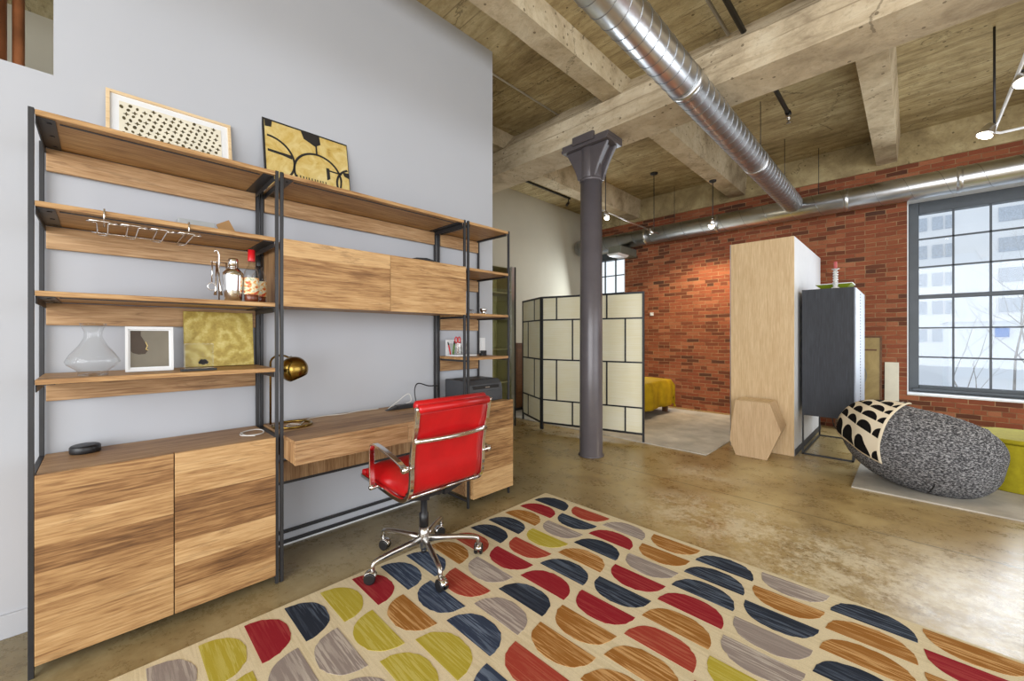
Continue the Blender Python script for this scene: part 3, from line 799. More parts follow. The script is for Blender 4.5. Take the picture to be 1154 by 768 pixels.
# gold and black abstract
A, _ = lean('abstract_painting', 'gold and black abstract painting of circles leaning on the top shelf', 'painting', 0.655, -2.625, 2.1165, 0.45)
Wd, Hd = 0.500, 0.450
B(-0.012, 0.0, 0, Wd, 0, Hd).build('canvas_edge', M['inkblack'], A, world_coords=False)
pm = MB().box(0.0, 0.002, 0.010, Wd - 0.005, 0.005, Hd - 0.012, 0)
cl = (0.010, Wd - 0.005, 0.005, Hd - 0.012)
x = 0.0022
ring(pm, 0.02, 0.20, 0.135, 0.012, -PI / 2, PI / 2, x, 1, cl, 40)
ring(pm, 0.30, 0.165, 0.135, 0.013, 0, PI, x, 1, cl, 40)
ring(pm, 0.30, 0.165, 0.135, 0.011, -PI * .35, 0.05, x, 1, cl, 30)
ring(pm, 0.30, 0.165, 0.135, 0.011, PI, PI * 1.3, x, 1, cl, 30)
ring(pm, 0.535, 0.145, 0.115, 0.013, PI / 2, PI * 1.5, x, 1, cl, 40)
for pl in ([(0.21, 0.438), (0.32, 0.438), (0.325, 0.385), (0.29, 0.36), (0.26, 0.375), (0.225, 0.39)], [(0.292, 0.37), (0.302, 0.37), (0.302, 0.30), (0.292, 0.30)],
           [(0.01, 0.438), (0.05, 0.438), (0.045, 0.40), (0.012, 0.395)], [(0.02, 0.255), (0.15, 0.25), (0.15, 0.225), (0.10, 0.235), (0.02, 0.24)],
           [(0.35, 0.235), (0.37, 0.235), (0.372, 0.165), (0.352, 0.15)], [(0.37, 0.225), (0.45, 0.222), (0.45, 0.213), (0.37, 0.215)],
           [(0.36, 0.10), (0.39, 0.095), (0.44, 0.055), (0.43, 0.03), (0.39, 0.05), (0.355, 0.075)], [(0.455, 0.235), (0.495, 0.24), (0.495, 0.20), (0.465, 0.21)],
           [(0.01, 0.10), (0.022, 0.10), (0.02, 0.02), (0.01, 0.02)]):
    pm.prism(pl, 0, x, x + 0.0012, 1)
for k in range(11):
    y = 0.17 + k * 0.017 + R.uniform(-.003, .003); hh = R.uniform(.03, .085)
    pm.prism([(y, 0.135), (y + 0.006, 0.135), (y + 0.004, 0.135 - hh)], 0, x, x + 0.0012, 1)
pm.build('painted_panel', [M['goldart'], M['inkblack']], A, world_coords=False)

# top of shelf two: papers and a board
SZ = 1.7755
tag(B(-2.62, -2.40, 0.045, 0.235, SZ, SZ + 0.010).build('book', M['card'], origin=(-2.5, .14, SZ)), 'thin brown tray book lying on the second shelf above the glass rack', 'book')
m = MB().prism([(-2.55, SZ), (-2.40, SZ), (-2.42, SZ + 0.045), (-2.50, SZ + 0.052)], 1, 0.245, 0.385)
tag(m.build('folded_card', plain('grey_card', col(168, 172, 174), .6), origin=(-2.5, .3, SZ), bevel=0.002), 'pale grey folded card standing on the second shelf', 'card')
m = MB().prism([(0.46, SZ + 0.001), (0.535, SZ + 0.001), (0.475, SZ + 0.118), (0.422, SZ + 0.085)], 0, -2.62, -2.605)
tag(m.build('wooden_board', M['card'], origin=(-2.61, .48, SZ)), 'small brown board tilted on the second shelf at its right end', 'board')

# wine glass rack
RK = thing('glass_rack', 'chrome wire wine glass rack hooked over the second shelf', 'rack', (-2.45, 0.14, 1.73))
zr = 1.728; r_ = 0.0027
for k in range(4):
    yc = -0.001 + 0.0915 * k; hw, nw = 0.044, 0.017
    x0, x1, x2, xb = XF + 0.012, XF - 0.004, XF - 0.018, -2.60
    pts = [(xb, yc - nw, zr), (x2, yc - nw, zr), (x2 + .002, yc - nw - .006, zr), (x2, yc - hw + .008, zr), (x1, yc - hw, zr), (x0, yc - hw + .010, zr),
           (x0 + .002, yc, zr), (x0, yc + hw - .010, zr), (x1, yc + hw, zr), (x2, yc + hw - .008, zr), (x2 + .002, yc + nw + .006, zr), (x2, yc + nw, zr), (xb, yc + nw, zr), (xb - .012, yc, zr)]
    MB().tube(pts, r_, 6, closed=True).build('channel_wire', M['chrome'], RK)
MB().tube([(-2.585, -0.035, zr + .0045), (-2.585, 0.31, zr + .0045)], r_, 6).build('cross_wire', M['chrome'], RK)
for y in (0.004, 0.272):
    MB().tube([(-2.45, y, zr + .009), (XF - 0.0, y, zr + .009), (XF + 0.004, y, zr + .012), (XF + 0.004, y, 1.781), (XF - 0.0, y, 1.7795), (XF - 0.03, y, 1.7795)], 0.003, 6).build('hook', M['chrome'], RK)

# shelf three: bar things
SZ = 1.4405
T = thing('cocktail_shaker', 'polished steel cocktail shaker standing on the third shelf', 'cocktail shaker', (-2.375, 0.451, SZ))
MB().lathe([(0.030, 0), (0.036, 0.004), (0.040, 0.06), (0.0445, 0.125), (0.043, 0.14), (0.030, 0.155), (0.023, 0.163)], (-2.375, .451, SZ), 32).build('cup', M['chrome'], T)
MB().lathe([(0.0215, 0.163), (0.0215, 0.205), (0.018, 0.211), (0.001, 0.213)], (-2.375, .451, SZ), 28).build('cap', M['chrome'], T)
def bottle(y, x, capm, h, r, label, lab=True):
    T = thing('bottle', label, 'bottle', (x, y, SZ), 'spirit bottles on the third shelf')
    MB().lathe([(r * .9, 0), (r, 0.006), (r, h * .50), (r * .85, h * .60), (0.014, h * .70), (0.013, h * .80)], (x, y, SZ), 24).build('glass_body', M['crystal'], T)
    MB().lathe([(r * .8, 0.004), (r * .9, 0.01), (r * .9, h * .20), (0.001, h * .20)], (x, y, SZ), 24).build('liquid', M['amber'], T)
    MB().lathe([(0.0155, h * .78), (0.0160, h * .79), (0.0155, h), (0.001, h)], (x, y, SZ), 20).build('cap', capm, T)
    if lab:
        mm = MB(); N_ = 14; vs = []
        for i in range(N_ + 1):
            a = -PI * 0.75 + PI * 1.1 * i / N_
            for z in (h * .14, h * .46): vs.append((x + (r + .0006) * math.cos(a), y + (r + .0006) * math.sin(a), SZ + z))
        mm.add(vs, [(2 * i, 2 * i + 2, 2 * i + 3, 2 * i + 1) for i in range(N_)], 0, True)
        mm.build('label', M['blabel'], T)
M['amber'] = plain('amber_liquid', col(120, 60, 40), 0.1, var=0.05)
def blabel():
    t = NT('bottle_label'); v = t.coord()
    n = t.noise(t.mapping(v, (40, 40, 50)), 1, 2)
    t.base(t.ramp(n, [(0.40, col(190, 60, 40)), (0.48, col(222, 170, 90)), (0.56, col(232, 226, 200)), (0.7, col(150, 160, 130))]), 0.5); return t.m
M['blabel'] = blabel()
bottle(0.525, -2.36, M['redplastic'], 0.262, 0.033, 'clear spirit bottle with a red cap and bright label')
bottle(0.575, -2.43, M['black'], 0.248, 0.034, 'clear spirit bottle with a black cap beside the red capped one')
T = thing('bar_tool_set', 'steel bar tools hanging on a small wire stand on the third shelf', 'bar tools', (-2.44, 0.405, SZ))
m = MB().lathe([(0.034, 0), (0.034, 0.006), (0.03, 0.008)], (-2.44, .405, SZ), 24).tube([(-2.44, .405, SZ + .006), (-2.44, .405, SZ + .235), (-2.44, .400, SZ + .250), (-2.44, .392, SZ + .255), (-2.44, .386, SZ + .245)], 0.0035, 8)
m.tube([(-2.44, .372, SZ + .195), (-2.44, .438, SZ + .195)], 0.003, 8)
m.build('stand', M['chrome'], T)
m = MB().tube([(-2.43, .376, SZ + .195), (-2.43, .374, SZ + .09)], 0.003, 8)
m.tube([(-2.43 , .374 + .016 * math.cos(a), SZ + .072 + .018 * math.sin(a)) for a in [2 * PI * k / 14 for k in range(14)]], 0.0025, 6, closed=True)
m.build('strainer', M['chrome'], T)
MB().tube([(-2.43, .432, SZ + .195), (-2.43, .434, SZ + .10)], 0.003, 8).lathe([(0.006, .0), (0.012, .012), (0.012, .035), (0.004, .05), (0.012, .075)], (-2.43, .434, SZ + .03), 16).build('jigger', M['chrome'], T)
MB().tube([(-2.425, .392, SZ + .195), (-2.42, .388, SZ + .06), (-2.42, .386, SZ + .03)], [0.003, .004, .007], 8).tube([(-2.425, .392, SZ + .195), (-2.42, .408, SZ + .06), (-2.42, .410, SZ + .03)], [0.003, .004, .007], 8).build('tongs', M['chrome'], T)

# shelf four
SZ = 1.1075
T = thing('wine_decanter', 'clear glass wine decanter with wide base on the fourth shelf', 'decanter', (-2.42, -0.028, SZ))
m = MB(); m.open = True
prf = [(0.001, 0.012), (0.040, 0.004), (0.046, 0.0), (0.044, 0.012), (0.050, 0.022), (0.078, 0.045), (0.083, 0.058), (0.070, 0.085), (0.042, 0.125), (0.028, 0.155), (0.027, 0.180), (0.040, 0.213)]
m.lathe(prf, (-2.42, -.028, SZ), 40)
m.build('glass_body', M['crystal'], T)
MB().tube([(-2.42 + .040 * math.cos(a), -.028 + .040 * math.sin(a), SZ + .213) for a in [2 * PI * k / 32 for k in range(32)]], 0.0014, 6, closed=True).build('rim', M['crystal'], T)

T = thing('picture_frame', 'square white frame with grey and brown picture on the fourth shelf', 'picture frame', (-2.50, 0.070, SZ), rot=(0, -0.12, 0))
Wd, Hd = 0.166, 0.205
m = MB()
for bx in ((0, .016, 0, Wd, 0, .012), (0, .016, 0, Wd, Hd - .012, Hd), (0, .016, 0, .010, .012, Hd - .012), (0, .016, Wd - .010, Wd, .012, Hd - .012)): m.box(*bx)
m.build('frame', M['wgloss'], T, world_coords=False)
m = MB().box(0.002, 0.0075, .008, Wd - .008, .010, Hd - .010, 0).box(0.0076, 0.0078, 0.017, Wd - 0.016, 0.020, Hd - 0.017, 1)
m.prism([(0.018, 0.186), (0.052, 0.186), (0.052, 0.165), (0.066, 0.135), (0.074, 0.115), (0.075, 0.095), (0.067, 0.080), (0.045, 0.078), (0.025, 0.085), (0.018, 0.095)], 0, 0.0079, 0.0084, 2)
m.prism([(0.067, 0.135), (0.069, 0.136), (0.076, 0.118), (0.071, 0.102), (0.078, 0.098), (0.077, 0.096), (0.068, 0.101), (0.073, 0.117)], 0, 0.0085, 0.0090, 3)
m.build('picture', [M['wgloss'], M['greyart'], M['brownart'], M['goldart']], T, world_coords=False)

T = thing('canvas', 'small gold swirl canvas leaning at the right of the fourth shelf', 'painting', (-2.632, 0.290, SZ + .001), rot=(0, -0.13, 0))
B(0.0, 0.018, 0, 0.305, 0, 0.290).build('canvas_panel', M['goldswirl'], T, world_coords=False, bevel=0.002)

T = thing('acrylic_frame', 'small clear acrylic frame on a black base in front of the gold canvas', 'picture frame', (-2.38, 0.317, SZ))
B(-2.395, -2.365, 0.250, 0.384, SZ, SZ + 0.010).build('base', M['black'], T, bevel=0.001)
m = MB()
for bx in ((-2.388, -2.372, .262, .372, SZ + .0105, SZ + .014), (-2.388, -2.372, .262, .372, SZ + .124, SZ + .128), (-2.388, -2.372, .262, .266, SZ + .014, SZ + .124), (-2.388, -2.372, .368, .372, SZ + .014, SZ + .124)): m.box(*bx)
m.build('acrylic_edge', M['crystal'], T)
B(-2.381, -2.379, .2665, .3675, SZ + .0145, SZ + .1235).build('acrylic_sheet', M['sheet'], T)
m = MB()
for (cy_, cz_) in ((.327, .046), (.339, .046)):
    m.lathe([(0.008, 0), (0.008, 0.002)], (-2.3785, cy_, SZ + cz_ + .0), 12, axis=0)
m.lathe([(0.008, 0), (0.008, 0.002)], (-2.3785, .322, SZ + .038), 12, axis=0).lathe([(0.008, 0), (0.008, 0.002)], (-2.3785, .345, SZ + .038), 12, axis=0).lathe([(0.008, 0), (0.008, 0.002)], (-2.3785, .333, SZ + .034), 12, axis=0)
m.build('mark', M['inkblack'], T)

# puck on the cabinet
T = thing('smart_speaker', 'small round black speaker puck on the left cabinet top', 'speaker', (-2.63, -0.055, 0.752))
MB().lathe([(0.048, 0), (0.050, 0.004), (0.050, 0.026), (0.046, 0.032)], (-2.62, -.055, .7525), 30).build('body', M['black'], T)
MB().lathe([(0.043, 0), (0.040, 0.002), (0.001, 0.002)], (-2.62, -.055, .7850), 30).build('top_plate', M['dkgrey'], T)

# brass lamp
T = thing('desk_lamp', 'brass desk lamp with globe shade and ring base, at the left of the desk', 'lamp', (-2.53, 0.76, DT))
pth = [(-2.60, .672, DT + .008), (-2.60, .672, DT + .36)]
for k in range(1, 12):
    a = PI - PI * 0.80 * k / 11
    f = (math.cos(a) + 1) / 2
    pth.append((-2.60 + 0.145 * f, .672 + 0.070 * f, DT + .36 + .045 * math.sin(a)))
MB().tube(pth, 0.0058, 10).build('stem', M['brass'], T)
rc = (-2.525, .765)
MB().tube([(rc[0] + .098 * math.cos(a), rc[1] + .098 * math.sin(a), DT + .0075) for a in [2 * PI * k / 40 for k in range(40)]], 0.0072, 8, closed=True).build('ring_base', M['brass'], T)
g = (-2.40, .735, 1.088); m = MB(); m.open = True
pr = []
for k in range(0, 19):
    a = -PI / 2 + math.radians(42) + (PI - math.radians(42)) * k / 18
    pr.append((max(0.001, 0.070 * math.cos(a)), 0.070 * math.sin(a)))
m.lathe(pr, (0, 0, 0), 36)
Rm = Matrix.Rotation(math.radians(-18), 3, 'Y') @ Matrix.Rotation(math.radians(20), 3, 'X')
m.v = [tuple(Rm @ Vector(v) + Vector(g)) for v in m.v]
o = m.build('globe_shade', M['brass'], T)
sd = o.modifiers.new('s', 'SOLIDIFY'); sd.thickness = 0.002
MB().tube([(-2.465, .738, 1.150), (-2.435, .736, 1.135)], 0.010, 10).build('socket', M['brass'], T)

# cables and desk clutter
def cord(name, pts, r, mat, label, cat='cable', sub=6):
    P_ = [Vector(p) for p in pts]; out = []
    for i in range(len(P_) - 1):
        p0 = P_[max(i - 1, 0)]; p1 = P_[i]; p2 = P_[i + 1]; p3 = P_[min(i + 2, len(P_) - 1)]
        for k in range(sub):
            t_ = k / sub
            out.append(0.5 * ((2 * p1) + (p2 - p0) * t_ + (2 * p0 - 5 * p1 + 4 * p2 - p3) * t_ ** 2 + (3 * p1 - p0 - 3 * p2 + p3) * t_ ** 3))
    out.append(P_[-1])
    return tag(MB().tube(out, r, 6).build(name, mat, origin=tuple(P_[0])), label, cat)
cord('cable', [(-2.40, .55, .7575), (-2.46, .50, .757), (-2.54, .53, .757), (-2.56, .59, .757), (-2.50, .612, .757), (-2.43, .585, .757), (-2.44, .52, .757), (-2.53, .515, .757)], 0.0032, M['cable'], 'white cable loosely coiled on the left cabinet top beside the posts')
cord('cable', [(-2.52, .80, DT + .004), (-2.56, .76, DT + .004), (-2.50, .73, DT + .004), (-2.47, .78, DT + .004), (-2.54, .82, DT + .004), (-2.64, .90, DT + .004), (-2.665, 1.0, DT + .004), (-2.64, 1.1, DT + .004), (-2.67, 1.22, DT + .004), (-2.66, 1.36, DT + .004)], 0.003, M['cable'], 'white cable trailing along the back of the desk from the lamp')
T = thing('power_strip', 'black power strip lying at the back right of the desk', 'power strip', (-2.56, 1.60, DT))
m = MB().box(-2.585, -2.535, 1.44, 1.76, DT + .0005, DT + .028).prism([(1.36, DT + .0005), (1.44, DT + .0005), (1.44, DT + .026)], 0, -2.58, -2.54)
m.build('casing', M['black'], T, bevel=0.003)
m = MB()
for y in (1.52, 1.60, 1.68): m.box(-2.57, -2.55, y - .014, y + .014, DT + .0285, DT + .031)
m.build('sockets', M['dkgrey'], T)
cord('cable', [(-2.56, 1.60, DT + .034), (-2.57, 1.595, DT + .12), (-2.58, 1.63, DT + .165), (-2.58, 1.72, DT + .14), (-2.60, 1.82, DT + .125), (-2.62, 1.835, DT + .06), (-2.62, 1.83, DT + .004)], 0.0045, M['black'], 'black cable arching up from the power strip')
cord('cable', [(-2.60, 1.40, DT + .004), (-2.58, 1.46, DT + .05), (-2.565, 1.54, DT + .10), (-2.56, 1.56, DT + .05), (-2.56, 1.52, DT + .033)], 0.0025, M['cable'], 'thin pale cable looping into the power strip')
tag(MB().box(-2.52, -2.33, 1.35, 1.80, 1.7765, 1.780).build('paper_sheet', M['paper'], origin=(-2.42, 1.5, 1.7765)), 'white papers lying on top of the upper cabinet', 'paper')
tag(MB().prism([(1.42, 1.7805), (1.66, 1.7805), (1.66, 1.790), (1.56, 1.806), (1.48, 1.798)], 0, -2.50, -2.36).build('folder', M['black'], origin=(-2.42, 1.5, 1.7805)), 'black folder lying on papers on top of the upper cabinet', 'folder')

# right tower things
SZ = 1.1105
T = thing('pen_organizer', 'clear desk organizer holding pens on the narrow tower', 'desk organizer', (-2.58, 2.0, SZ))
m = MB().box(-2.655, -2.50, 1.93, 2.13, SZ, SZ + .012).box(-2.655, -2.65, 1.93, 2.13, SZ + .012, SZ + .13)
m.build('tray', M['wgloss'], T, bevel=0.002)
m = MB()
for y in (1.95, 2.02, 2.10): m.box(-2.645, -2.56, y, y + .003, SZ + .0125, SZ + .10)
m.box(-2.562, -2.559, 1.95, 2.103, SZ + .0125, SZ + .07).build('divider', M['crystal'], T)
PEN = [(1.965, 'green highlighter pen leaning in the clear organizer', M['greenplastic'], .105, .007, .02), (2.05, 'dark pen standing in the clear organizer beside the scissors', M['black'], .135, .004, -.01),
       (2.07, 'blue grey pen in the clear organizer', M['blueplastic'], .13, .0045, .025), (2.085, 'silver pen leaning right in the clear organizer', M['alu'], .125, .0045, .035), (1.94, 'black and red marker at the left of the clear organizer', M['redplastic'], .10, .0055, -.02)]
for (y, lab, mt, h, r, dy) in PEN:
    tt = thing('pen', lab, 'pen', (-2.60, y, SZ + .013), 'pens in the organizer')
    MB().tube([(-2.60, y, SZ + .013), (-2.605, y + dy * .75, SZ + .013 + h * .75)], r, 10).build('barrel', mt, tt)
    MB().tube([(-2.605, y + dy * .76, SZ + .013 + h * .76), (-2.608, y + dy, SZ + .013 + h)], [r * 1.1, r * .8], 10).build('cap', M['black'] if mt != M['black'] else M['alu'], tt)
T = thing('scissors', 'red handled scissors standing in the clear organizer', 'scissors', (-2.60, 2.01, SZ + .013))
MB().prism([(2.003, SZ + .013), (2.012, SZ + .013), (2.022, SZ + .10), (2.000, SZ + .10)], 0, -2.602, -2.598).build('blades', M['chrome'], T)
for dy in (-.014, .016):
    MB().tube([(-2.60, 2.010 + dy + .012 * math.cos(a), SZ + .128 + .024 * math.sin(a)) for a in [2 * PI * k / 16 for k in range(16)]], 0.0045, 8, closed=True).build('handle', M['redplastic'], T)
tag(MB().box(-2.50, -2.46, 2.15, 2.20, SZ, SZ + .022).box(-2.495, -2.465, 2.16, 2.205, SZ + .0225, SZ + .042).build('stapler', M['black'], origin=(-2.48, 2.17, SZ), bevel=.003), 'small black stapler beside the clear organizer', 'stapler')
SZ = 1.4405
for (x_, y_, s_, lb_) in ((-2.42, 2.00, 1.0, 'small clear glass ornament on the narrow tower, nearer the post'), (-2.40, 2.11, 1.3, 'shiny dark glass ornament on the narrow tower, further from the post')):
    m = MB(); m.lathe([(0.022 * s_, 0), (0.024 * s_, .003), (0.010 * s_, .010), (0.02 * s_, .022 * s_), (0.026 * s_, .034 * s_), (0.02 * s_, .036 * s_), (.004, .02)], (x_, y_, SZ), 10)
    tag(m.build('glass_ornament', M['crystal'] if s_ == 1.0 else M['chrome'], origin=(x_, y_, SZ)), lb_, 'ornament')

# printer
PZ = .758
T = thing('printer', 'dark grey laser printer on the narrow tower cabinet', 'printer', (-2.5, 2.11, PZ))
x0, x1, y0, y1 = -2.655, -2.36, 1.925, 2.282
m = MB().prism([(x0, PZ), (x1, PZ), (x1, PZ + .09), (x1 - .012, PZ + .135), (x1 - .05, PZ + .168), (x0, PZ + .168)], 1, y0, y1)
m.build('body', M['dkgrey'], T, bevel=0.006)
B(x1 - .011, x1 + .004, y0 + .012, y1 - .012, PZ + .022, PZ + .082).build('paper_tray', M['dkgrey'], T, bevel=0.004)
B(x1 - .02, x1 + .001, y0 + .05, y1 - .04, PZ + .102, PZ + .126).build('output_slot', M['black'], T, bevel=0.003)
B(x1 + .0012, x1 + .002, y0 + .17, y0 + .215, PZ + .109, PZ + .116).build('logo_badge', M['alu'], T)
B(x0 + .05, x1 - .08, y0 + .05, y1 - .05, PZ + .1685, PZ + .172).build('top_tray', M['black'], T)
B(x1 - .075, x1 - .055, y0 + .25, y1 - .03, PZ + .1685, PZ + .171).build('control_panel', M['black'], T)
T = thing('light_switch', 'white switch plate on the white wall behind the narrow tower', 'light switch', (WX, 2.36, 1.15))
B(WX + .0005, WX + .006, 2.33, 2.40, 1.14, 1.255).build('plate', M['wgloss'], T, bevel=.002)
B(WX + .0065, WX + .010, 2.352, 2.378, 1.17, 1.225).build('rocker', M['wgloss'], T)

# ================================================================== RUG
RX0, RX1, RY0, RY1 = -2.085, 1.00, -0.06, 2.500
keys = ['cream', 'navy', 'ink', 'red', 'coral', 'gold', 'yellow', 'grey']
K = {k: i for i, k in enumerate(keys)}
m = MB()
m.box(RX0, RX1, RY0, RY1, 0.0005, 0.0100, 0)
colsd = [
 (-2.057, 1, 2.330, ['ink', 'red', 'gold', 'ink', 'ink', 'coral', 'gold', 'navy', 'navy', 'red', 'yellow', 'ink', 'red', 'yellow', 'grey', 'navy']),
 (-1.760, -1, 2.453, ['coral', 'ink', 'grey', 'yellow', 'coral', 'red', 'grey', 'coral', 'navy', 'gold', 'yellow', 'grey', 'grey', 'yellow', 'red', 'navy']),
 (-1.461, 1, 2.335, ['grey', 'red', 'ink', 'gold', 'ink', 'red', 'ink', 'grey', 'navy', 'yellow', 'yellow', 'grey', 'navy', 'coral', 'gold', 'red']),
 (-1.160, -1, 2.462, ['gold', 'gold', 'grey', 'red', 'ink', 'red', 'gold', 'gold', 'coral', 'navy', 'yellow', 'red', 'grey', 'navy', 'gold', 'coral']),
 (-0.862, 1, 2.340, ['ink', 'ink', 'ink', 'red', 'gold', 'coral', 'gold', 'gold', 'navy', 'grey', 'red', 'yellow', 'navy', 'gold', 'grey', 'red']),
 (-0.562, -1, 2.470, ['grey', 'gold', 'ink', 'grey', 'grey', 'yellow', 'red', 'navy', 'gold', 'coral', 'grey', 'yellow', 'navy', 'red', 'gold', 'grey']),
 (-0.262, 1, 2.348, ['ink', 'gold', 'gold', 'ink', 'red', 'grey', 'yellow', 'navy', 'coral', 'gold', 'grey', 'ink', 'yellow', 'red', 'navy', 'gold']),
 (0.038, -1, 2.480, ['gold', 'red', 'gold', 'grey', 'ink', 'yellow', 'coral', 'navy', 'grey', 'red', 'gold', 'yellow', 'ink', 'grey', 'coral', 'navy']),
 (0.338, 1, 2.352, ['navy', 'grey', 'red', 'ink', 'yellow', 'gold', 'coral', 'grey', 'navy', 'red', 'gold', 'ink', 'grey', 'yellow', 'red', 'navy']),
 (0.638, -1, 2.484, ['red', 'ink', 'gold', 'grey', 'coral', 'navy', 'yellow', 'gold', 'red', 'grey', 'ink', 'gold', 'coral', 'navy', 'grey', 'red'])]
R = random.Random(12)
for (xa, sg, yt, cl) in colsd:
    for k, cc in enumerate(cl):
        yf = yt - 0.1583 * k
        wdt = 0.284; hgt = 0.134
        if sg > 0 and yf < RY0 + .01: continue
        if sg < 0 and yf - hgt < RY0 + .01: continue
        pts = [(xa, yf), (xa + wdt, yf)]
        for i in range(1, 22):
            a = PI * i / 22; ca, sa = math.cos(a), math.sin(a)
            e = 0.88
            px = (abs(ca) ** e) * (1 if ca >= 0 else -1); py = abs(sa) ** e
            jx = R.uniform(-.0025, .0025); jy = R.uniform(-.0025, .0025)
            pts.append((xa + wdt / 2 + px * wdt / 2 + jx, yf + sg * (py * hgt) + jy))
        m.prism(pts, 2, 0.0100, 0.0114, K[cc])
rug = m.build('rug', [RUGC[k] for k in keys])
tag(rug, 'large cream rug with rows of coloured half discs on the near floor', 'rug')

# ================================================================== RED CHAIR
HX, HY = -1.95, 1.270
CH = thing('office_chair', 'red leather office chair with chrome frame at the desk', 'chair', (HX, HY, 0))
BY = 1.258
def band(path, sub=5):
    P_ = [Vector((a, b, 0)) for a, b in path]; out = []
    for i in range(len(P_) - 1):
        p0 = P_[max(i - 1, 0)]; p1 = P_[i]; p2 = P_[i + 1]; p3 = P_[min(i + 2, len(P_) - 1)]
        for k in range(sub):
            t_ = k / sub
            q_ = 0.5 * ((2 * p1) + (p2 - p0) * t_ + (2 * p0 - 5 * p1 + 4 * p2 - p3) * t_ ** 2 + (3 * p1 - p0 - 3 * p2 + p3) * t_ ** 3)
            out.append((q_.x, q_.y))
    out.append(path[-1]); return out
rail = band([(-1.640, .925), (-1.655, .84), (-1.678, .76), (-1.692, .66), (-1.695, .57), (-1.712, .505), (-1.755, .468), (-1.83, .458), (-1.95, .466), (-2.08, .476), (-2.21, .484)])
for s_ in (-1, 1):
    y = BY + s_ * .224
    MB().ribbon(rail, y - .011, y + .011, .020).build('side_rail', M['chrome'], CH, bevel=.003)
backp = band([(-1.650, .905), (-1.664, .84), (-1.686, .76), (-1.700, .66), (-1.704, .575), (-1.722, .51), (-1.765, .482)])
def pad(path, th_fn, y0, y1):
    """upholstered pad: outline follows path on its outer side and swells inward"""
    n = len(path); NY = 12; vs = []; fs = []
    for i, (x_, z_) in enumerate(path):
        a = path[max(i - 1, 0)]; b_ = path[min(i + 1, n - 1)]
        tx, tz = b_[0] - a[0], b_[1] - a[1]; l = math.hypot(tx, tz); nx, nz = tz / l, -tx / l
        for j in range(NY + 1):
            f = j / NY; e = 1 - (2 * f - 1) ** 6
            th = th_fn(i / (n - 1)) * (0.35 + 0.65 * e)
            vs.append((x_ + nx * th, y0 + (y1 - y0) * f, z_ + nz * th))
        for j in range(NY + 1):
            f = j / NY; vs.append((x_ - nx * 0.004, y0 + (y1 - y0) * f, z_ - nz * 0.004))
    W_ = 2 * (NY + 1)
    for i in range(n - 1):
        for j in range(NY):
            fs.append((i * W_ + j, i * W_ + j + 1, (i + 1) * W_ + j + 1, (i + 1) * W_ + j))
            o_ = NY + 1; fs.append((i * W_ + o_ + j, (i + 1) * W_ + o_ + j, (i + 1) * W_ + o_ + j + 1, i * W_ + o_ + j + 1))
        for j in (0, NY): fs.append((i * W_ + j, (i + 1) * W_ + j, (i + 1) * W_ + NY + 1 + j, i * W_ + NY + 1 + j))
    for i in (0, n - 1):
        for j in range(NY): fs.append((i * W_ + j, i * W_ + j + 1, i * W_ + NY + 1 + j + 1, i * W_ + NY + 1 + j))
    return MB().add(vs, fs, 0, True)
def pillow(f):
    k = (f * 3) % 1.0; return 0.020 + 0.026 * (math.sin(PI * k) ** 0.5 if 0 < k < 1 else 0)
pb = pad(backp, pillow, BY - .213, BY + .213)
pb.build('backrest', M['red'], CH)
tr = MB().tube([(-1.640, BY - .222, .925), (-1.640, BY - .215, .925), (-1.640, BY + .215, .925), (-1.640, BY + .222, .925)], [.010, .021, .021, .010], 20)
tr.tube([(-1.672, BY - .222, .938), (-1.672, BY - .212, .938), (-1.672, BY + .212, .938), (-1.672, BY + .222, .938)], [.010, .024, .024, .010], 20)
tr.build('headroll', M['red'], CH)
for s_ in (-1, 1): MB().lathe([(0.001, 0), (0.011, .001), (0.012, .006), (0.012, .018)], (-1.640, BY + s_ * .223 + (-.012 if s_ < 0 else -.004), .925), 16, axis=1).build('end_cap', M['chrome'], CH)
seatp = band([(-1.735, .50), (-1.79, .478), (-1.85, .474), (-1.95, .478), (-2.08, .486), (-2.20, .494)])
pad(seatp, lambda f: 0.030 + 0.052 * (math.sin(PI * min(max(f, 0.02), .98)) ** 0.4), BY - .213, BY + .213).build('seat', M['red'], CH)
MB().tube([(-2.218, BY - .215, .492), (-2.218, BY + .215, .492)], .019, 16).build('front_roll', M['red'], CH)
# back brace, bowed
br = []
for k in range(13):
    f = k / 12; br.append((-1.668 + 0.032 * math.sin(PI * f) , BY - .224 + .448 * f, .768))
MB().tube(br, .013, 10).build('back_brace', M['chrome'], CH)
MB().tube([(-1.80, BY - .224, .452), (-1.80, BY + .224, .452)], .010, 10).build('seat_brace', M['chrome'], CH)
MB().tube([(-2.10, BY - .224, .462), (-2.10, BY + .224, .462)], .010, 10).build('seat_brace', M['chrome'], CH)
for s_ in (-1, 1):
    ya = BY + s_ * .262
    pa = band([(-1.685, .640), (-1.74, .662), (-1.86, .690), (-1.965, .706), (-2.005, .702), (-2.022, .680), (-2.024, .62), (-2.020, .52), (-2.015, .468)])
    MB().ribbon(pa, ya - .015, ya + .015, .010).build('armrest', M['chrome'], CH, bevel=.003)
    yy = sorted((BY + s_ * .215, ya + s_ * .018))
    MB().lathe([(.010, yy[0]), (.010, yy[1])], (-1.69, 0, .640), 12, axis=1).lathe([(.017, ya - .012), (.017, ya + .012)], (-1.69, 0, .640), 14, axis=1).build('arm_joint', M['chrome'], CH)
    MB().lathe([(.008, yy[0]), (.008, yy[1])], (-2.015, 0, .474), 12, axis=1).lathe([(.013, ya - .014), (.013, ya + .014)], (-2.015, 0, .474), 14, axis=1).build('arm_joint', M['chrome'], CH)
m = MB().box(-2.04, -1.86, HY - .055, HY + .055, .392, .432).box(-1.99, -1.91, HY - .075, HY + .075, .38, .40)
